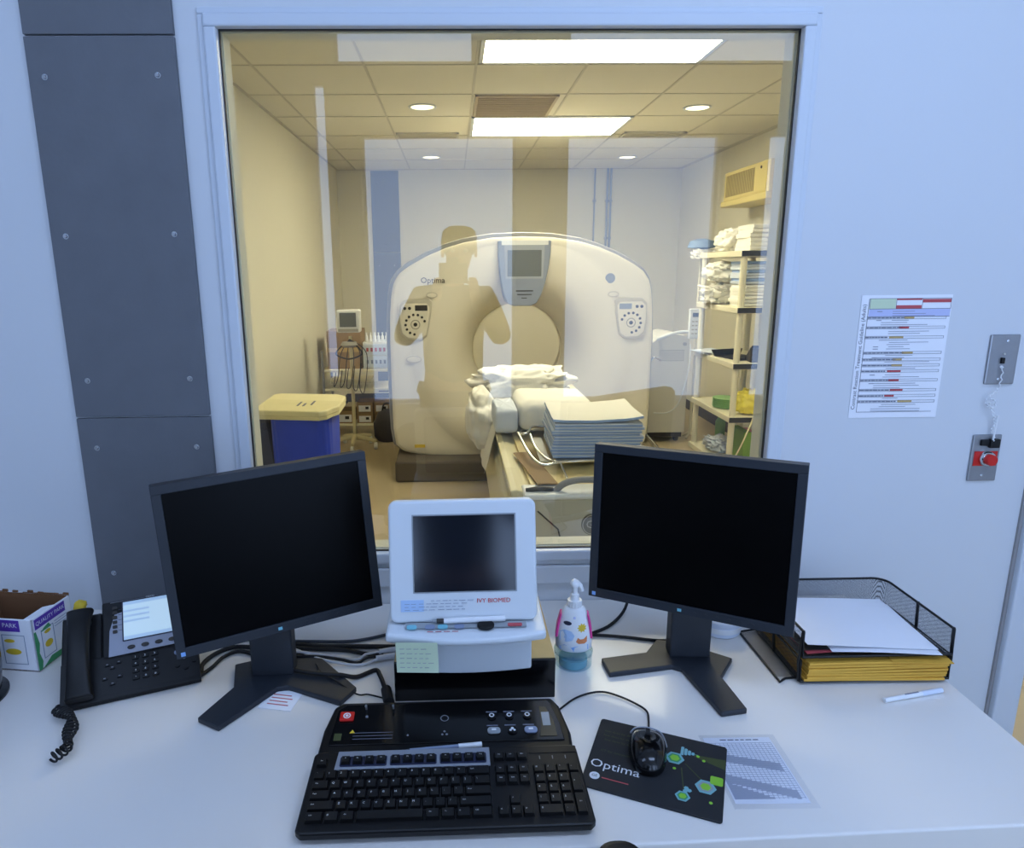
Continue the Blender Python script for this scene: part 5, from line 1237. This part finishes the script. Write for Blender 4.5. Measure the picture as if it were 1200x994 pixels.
for y in ys: b.box(.014, .205, y-.0030, y-.0024, 0, .0004); b.box(.014, .205, y+.0024, y+.0030, 0, .0004); b.box(.2045, .205, y-.003, y+.003, 0, .0004)
b.box(.016, .200, .010, .0108, 0, .0004); b.box(.0155, .0162, .010, .282, 0, .0004)
b.build('table_lines', M['inkmid'], t, world=True)
b = MB(G); c = MB(G); d_ = MB(G); rnd = random.Random(11)
for i, y in enumerate(ys):
    x = .017; xe = rnd.uniform(.07, .14)
    while x < xe: w_ = rnd.uniform(.004, .012); b.box(x, x+w_, y-.0013, y+.0013, 0, .0004); x += w_+.0015
    (d_ if i in (3, 4, 5, 10, 2, 0) else c).box(xe+.003, xe+.003+rnd.uniform(.022, .036), y-.0022, y+.0022, 0, .0004)
y = .252
k = 0
while y > .012:
    if not any(abs(y-q) < .0045 for q in ys):
        x = rnd.choice([.050, .070, .075]); xe = rnd.uniform(.11, .18)
        b.box(x, xe, y-.0006, y+.0004, 0, .0003)
        if rnd.random() < .3: b.box(.038, .050, y-.0008, y+.0006, 0, .0003)
    y -= .0052
b.build('small_print', M['inkgrey'], t, world=True); c.build('red_print', M['redlab'], t, world=True); d_.build('tan_print', M['tan'], t, world=True)
b = MB()
for p_ in ((.95, 1.498), (1.168, 1.498), (.95, 1.212), (1.166, 1.212)): b.box(p_[0]-.012, p_[0]+.012, -.0034, -.003, p_[1]-.007, p_[1]+.007)
def screws(par, pts, y):
    for x, z in pts: s = MB().lathe([(.0038, 0), (.0034, .0016), (.001, .002)], seg=14, T=Tr(x, y, z) @ WX).build('screw', M['screw'], par, world=True, smooth=40)
t = thing('switch_plate', 'brushed steel wall plate with a small black toggle, upper of two', 'switch plate', (1.3125, -.004, 1.346))
MB().prism_y(rrect(1.277, 1.349, 1.287, 1.407, .003), -.006, -.0005).build('steel_plate', M['steel'], t, bevel=.003, world=True)
b = MB().box(1.307, 1.3145, -.012, -.006, 1.338, 1.352); b.build('toggle', M['black'], t, world=True, bevel=.001)
MB().cyl((1.311, -.006, 1.330), (1.311, -.0085, 1.330), .0035, 14).build('indicator_lamp', M['white'], t, world=True)
MB().cyl((1.3135, -.006, 1.361), (1.3135, -.0085, 1.361), .0028, 14).build('upper_lamp', M['chrome'], t, world=True)
screws(t, [(1.318, 1.392), (1.308, 1.300)], -.006)
t = thing('emergency_button', 'red round emergency button on a steel wall plate, lower of two', 'emergency button', (1.309, -.004, 1.10))
MB().prism_y(rrect(1.273, 1.344, 1.043, 1.162, .003), -.006, -.0005).build('steel_plate', M['steel'], t, bevel=.003, world=True)
MB().box(1.280, 1.338, -.0072, -.006, 1.083, 1.120).build('red_label', M['red'], t, world=True)
T_ = Tr(1.310, -.007, 1.102) @ WX
MB().lathe([(.019, 0), (.019, .010), (.0165, .013), (.0155, .013)], seg=30, T=T_).build('chrome_collar', M['chrome'], t, world=True, smooth=40)
MB().lathe([(.0135, .010), (.0135, .022), (.012, .024), (.002, .0245)], seg=30, T=T_).build('push_button', M['red'], t, world=True, smooth=40)
b = MB().box(1.290, 1.318, -.012, -.006, 1.135, 1.150).box(1.310, 1.334, -.016, -.006, 1.130, 1.152); b.build('tag_holder', M['black'], t, world=True, bevel=.0015)
screws(t, [(1.306, 1.058)], -.006)
t = thing('coiled_cord', 'thin white coiled cord hanging between the two wall plates', 'cord', (1.31, -.012, 1.32))
pts = smoothpath([(1.311, -.012, 1.330), (1.312, -.012, 1.30), (1.306, -.014, 1.275), (1.290, -.014, 1.262), (1.283, -.014, 1.245), (1.292, -.014, 1.232), (1.306, -.014, 1.236), (1.300, -.014, 1.252), (1.290, -.014, 1.246), (1.300, -.015, 1.226), (1.309, -.014, 1.205), (1.314, -.014, 1.19), (1.309, -.013, 1.175), (1.316, -.014, 1.160), (1.314, -.016, 1.146)], 6)
coil = []
for i, p in enumerate(pts): coil.append(p+Vector((.0022*math.cos(i*1.9), .0022*math.sin(i*1.9), 0)))
MB().tube(coil, .0014, 6).build('cord_strand', M['white'], t, world=True, smooth=60)
MB().cyl((1.315, -.014, 1.150), (1.317, -.014, 1.212), .0022, 8).build('cord_end', M['white'], t, world=True)

# ------------------------------------------------------------------ office chair at the desk, only its armrest tips show
t = thing('office_chair', 'black office chair pulled up to the desk, armrest tips showing', 'chair', (-.054, -1.02, 0))
for s in (-1, 1):
    ar = MB().prism(rrect(s*.276-.034, s*.276+.034, -.03, .228, .030, 6), .750, .780).build('armrest', M['black'], t, bevel=.012, seg=3)
    MB().tube([(s*.276, .12, .755), (s*.276, .11, .50), (s*.25, .05, .44), (s*.15, .03, .43)], .015, 10).build('arm_post', M['black'], t, smooth=60)
MB().prism(rrect(-.24, .24, -.20, .22, .07, 6), .44, .51).build('seat', M['cloth'], t, bevel=.03, seg=3)
MB().prism_y(rrect(-.21, .21, .56, .92, .07, 6), -.27, -.21).build('backrest', M['cloth'], t, bevel=.02, seg=3)
MB().tube([(0, -.24, .62), (0, -.25, .45), (0, -.10, .41)], .02, 8).build('back_bar', M['black'], t, smooth=60)
MB().cyl((0, 0, .08), (0, 0, .44), .03, 18).build('gas_post', M['dark'], t, smooth=40)
for k in range(5):
    a = R(90+72*k); MB().tube([(0, 0, .11), (.28*math.cos(a), .28*math.sin(a), .075)], [.03, .018], 8).build('base_leg', M['black'], t, smooth=60)
    MB().cyl((.28*math.cos(a)-.02, .28*math.sin(a), .03), (.28*math.cos(a)+.02, .28*math.sin(a), .03), .03, 14).build('caster', M['black'], t, smooth=40)

# ------------------------------------------------------------------ the person taking the picture, seen only in the glass
def skin(name, verts, edges, rad, m_, parent=None, sub=2):
    me = bpy.data.meshes.new(name); me.from_pydata(verts, edges, []); me.materials.append(m_)
    o = bpy.data.objects.new(name, me); COL.objects.link(o)
    if parent: o.parent = parent
    s = o.modifiers.new('skin', 'SKIN'); s.use_smooth_shade = True
    for i, sv in enumerate(me.skin_vertices[0].data):
        r = rad[i]; sv.radius = r if isinstance(r, tuple) else (r, r); sv.use_root = (i == 0)
    q = o.modifiers.new('sub', 'SUBSURF'); q.levels = sub; q.render_levels = sub
    return o
px_, py_ = -.005, -1.86
person = thing('person', 'person in dark clothes holding up a camera, seen reflected in the window', 'person', (px_, py_, 0))
J = {'pelvis': (0, 0, .96), 'waist': (0, .0, 1.10), 'chest': (0, .0, 1.32), 'neck0': (0, 0, 1.46), 'neck': (0, .01, 1.52), 'jaw': (.03, .035, 1.585), 'head': (.035, .02, 1.66), 'crown': (.035, .01, 1.71),
     'shL': (-.17, 0, 1.42), 'elL': (-.265, .03, 1.20), 'wrL': (-.075, .12, 1.44), 'shR': (.17, 0, 1.42), 'elR': (.255, .03, 1.20), 'wrR': (.105, .12, 1.44),
     'hipL': (-.09, 0, .90), 'knL': (-.10, .02, .50), 'anL': (-.11, -.02, .09), 'toL': (-.12, .13, .04), 'hipR': (.09, 0, .90), 'knR': (.10, .02, .50), 'anR': (.11, -.02, .09), 'toR': (.12, .13, .04)}
rad = {'pelvis': (.15, .11), 'waist': (.145, .10), 'chest': (.16, .11), 'neck0': .075, 'neck': .055, 'jaw': .06, 'head': (.078, .09), 'crown': (.062, .075),
       'shL': .062, 'elL': .044, 'wrL': .028, 'shR': .062, 'elR': .044, 'wrR': .028, 'hipL': .09, 'knL': .062, 'anL': .042, 'toL': .032, 'hipR': .09, 'knR': .062, 'anR': .042, 'toR': .032}
E_ = [('pelvis', 'waist'), ('waist', 'chest'), ('chest', 'neck0'), ('neck0', 'neck'), ('neck', 'jaw'), ('jaw', 'head'), ('head', 'crown'), ('chest', 'shL'), ('shL', 'elL'), ('elL', 'wrL'), ('chest', 'shR'), ('shR', 'elR'), ('elR', 'wrR'),
      ('pelvis', 'hipL'), ('hipL', 'knL'), ('knL', 'anL'), ('anL', 'toL'), ('pelvis', 'hipR'), ('hipR', 'knR'), ('knR', 'anR'), ('anR', 'toR')]
names = list(J); verts = [J[k] for k in names]; rr = [rad[k] for k in names]; edges = [(names.index(a), names.index(b_)) for a, b_ in E_]
for s, w_ in ((-1, 'wrL'), (1, 'wrR')):       # palms and five fingers each, closed round the camera
    wx, wy, wz = J[w_]; pi_ = len(verts); verts.append((wx-s*.0+s*.0, wy+.055, wz+.055)); rr.append((.026, .018)); edges.append((names.index(w_), pi_))
    px2, py2, pz2 = verts[pi_]
    for f_ in range(4):
        a = len(verts); L_ = (.036, .040, .038, .030)[f_]
        verts += [(px2+s*.004, py2+.012, pz2+.022-.016*f_), (px2+s*.006-s*.010, py2+.012+L_*.9, pz2+.026-.017*f_), (px2-s*.030, py2+.012+L_, pz2+.026-.017*f_)]
        rr += [.0095, .0085, .0075]; edges += [(pi_, a), (a, a+1), (a+1, a+2)]
    a = len(verts); verts += [(px2-s*.020, py2-.008, pz2+.006), (px2-s*.038, py2+.000, pz2+.014)]; rr += [.011, .009]; edges += [(pi_, a), (a, a+1)]
skin('body', verts, edges, rr, M['skin'], person)
def shell(name, keys, grow, m_, es):
    vs = [J[k] for k in keys]; rs = [tuple(q+grow for q in (rad[k] if isinstance(rad[k], tuple) else (rad[k], rad[k]))) for k in keys]
    return skin(name, vs, [(keys.index(a), keys.index(b_)) for a, b_ in es], rs, m_, person)
shell('shirt', ['chest', 'waist', 'pelvis', 'neck0', 'shL', 'elL', 'wrL', 'shR', 'elR', 'wrR'], .014, M['cloth'], [('chest', 'waist'), ('waist', 'pelvis'), ('chest', 'neck0'), ('chest', 'shL'), ('shL', 'elL'), ('elL', 'wrL'), ('chest', 'shR'), ('shR', 'elR'), ('elR', 'wrR')])
shell('trousers', ['pelvis', 'hipL', 'knL', 'anL', 'hipR', 'knR', 'anR'], .012, M['trouser'], [('pelvis', 'hipL'), ('hipL', 'knL'), ('knL', 'anL'), ('pelvis', 'hipR'), ('hipR', 'knR'), ('knR', 'anR')])
for s in (-1, 1): b = MB(); blob(b, (s*.118, .055, .04), (.045, .13, .038), .03, 2, nu=20, nv=12); b.build('shoe', M['shoe'], person, smooth=60)
b = MB(); blob(b, (.035, -.002, 1.695), (.088, .098, .078), .05, 5, nu=28, nv=16, seed=3); b.build('hair', M['hair'], person, smooth=60)
for s in (-1, 1):
    b = MB(); blob(b, (.035+s*.082, .01, 1.645), (.008, .016, .028), .05, 2, nu=12, nv=8); b.build('ear', M['skin'], person, smooth=60)
    MB().lathe([(.002, -.010), (.011, -.003), (.011, .003), (.002, .010)], c=(.035+s*.032, .103, 1.652), seg=14).build('eye', M['white'], person, smooth=60)
MB().prism_x([(.10, 1.655), (.128, 1.612), (.10, 1.605)], .027, .043).build('nose', M['skin'], person, bevel=.005)
MB().box(.012, .058, .094, .103, 1.568, 1.578).build('mouth', M['redlab'], person, bevel=.003)
t = thing('camera', 'black camera held up by the person reflected in window', 'camera', (.0, -1.69, 1.50))
MB().prism(rrect(-.068, .068, -.028, .028, .015), 0, .095).build('camera_body', M['black'], t, bevel=.005)
MB().prism_y([(-.03, .09), (.03, .09), (.022, .12), (-.022, .12)], -.02, .028).build('viewfinder_hump', M['black'], t, bevel=.004)
MB().lathe([(.034, .028), (.034, .050), (.031, .052), (.031, .062)], seg=30, T=Tr(0, 0, .05) @ Matrix.Rotation(R(-90), 4, 'X')).build('lens_barrel', M['black'], t, smooth=40)

# unseen fill lights added on the control room ceiling to brighten desk and walls
troffer('cool fill light added on the control room ceiling above the office chair', .30, -1.55, .60, CZ, 'fillcool')
troffer('dimmer fill light added on the control room ceiling toward the desk phone side', -1.60, -1.55, .60, CZ, 'filldim')
# ------------------------------------------------------------------ daylight
w = bpy.data.worlds.new('daylight'); SC.world = w; w.use_nodes = True
w.node_tree.nodes['Background'].inputs[0].default_value = (.45, .63, 1.0, 1)
w.node_tree.nodes['Background'].inputs[1].default_value = 3.75
for a, c, e, g in xs:
    ld = bpy.data.lights.new('window_portal', 'AREA'); ld.shape = 'RECTANGLE'; ld.size = c-a; ld.size_y = g-e; ld.cycles.is_portal = True
    o = bpy.data.objects.new('window_portal', ld); COL.objects.link(o); o.location = ((a+c)/2, YR-.06, (e+g)/2); o.rotation_euler = (R(90), 0, 0)
v_ = SC.view_settings; v_.view_transform = 'Standard'; v_.look = 'None'; v_.exposure = 0; v_.gamma = 1; v_.use_curve_mapping = False
SC.cycles.use_denoising = True
SC.cycles.max_bounces = 10; SC.cycles.transparent_max_bounces = 16
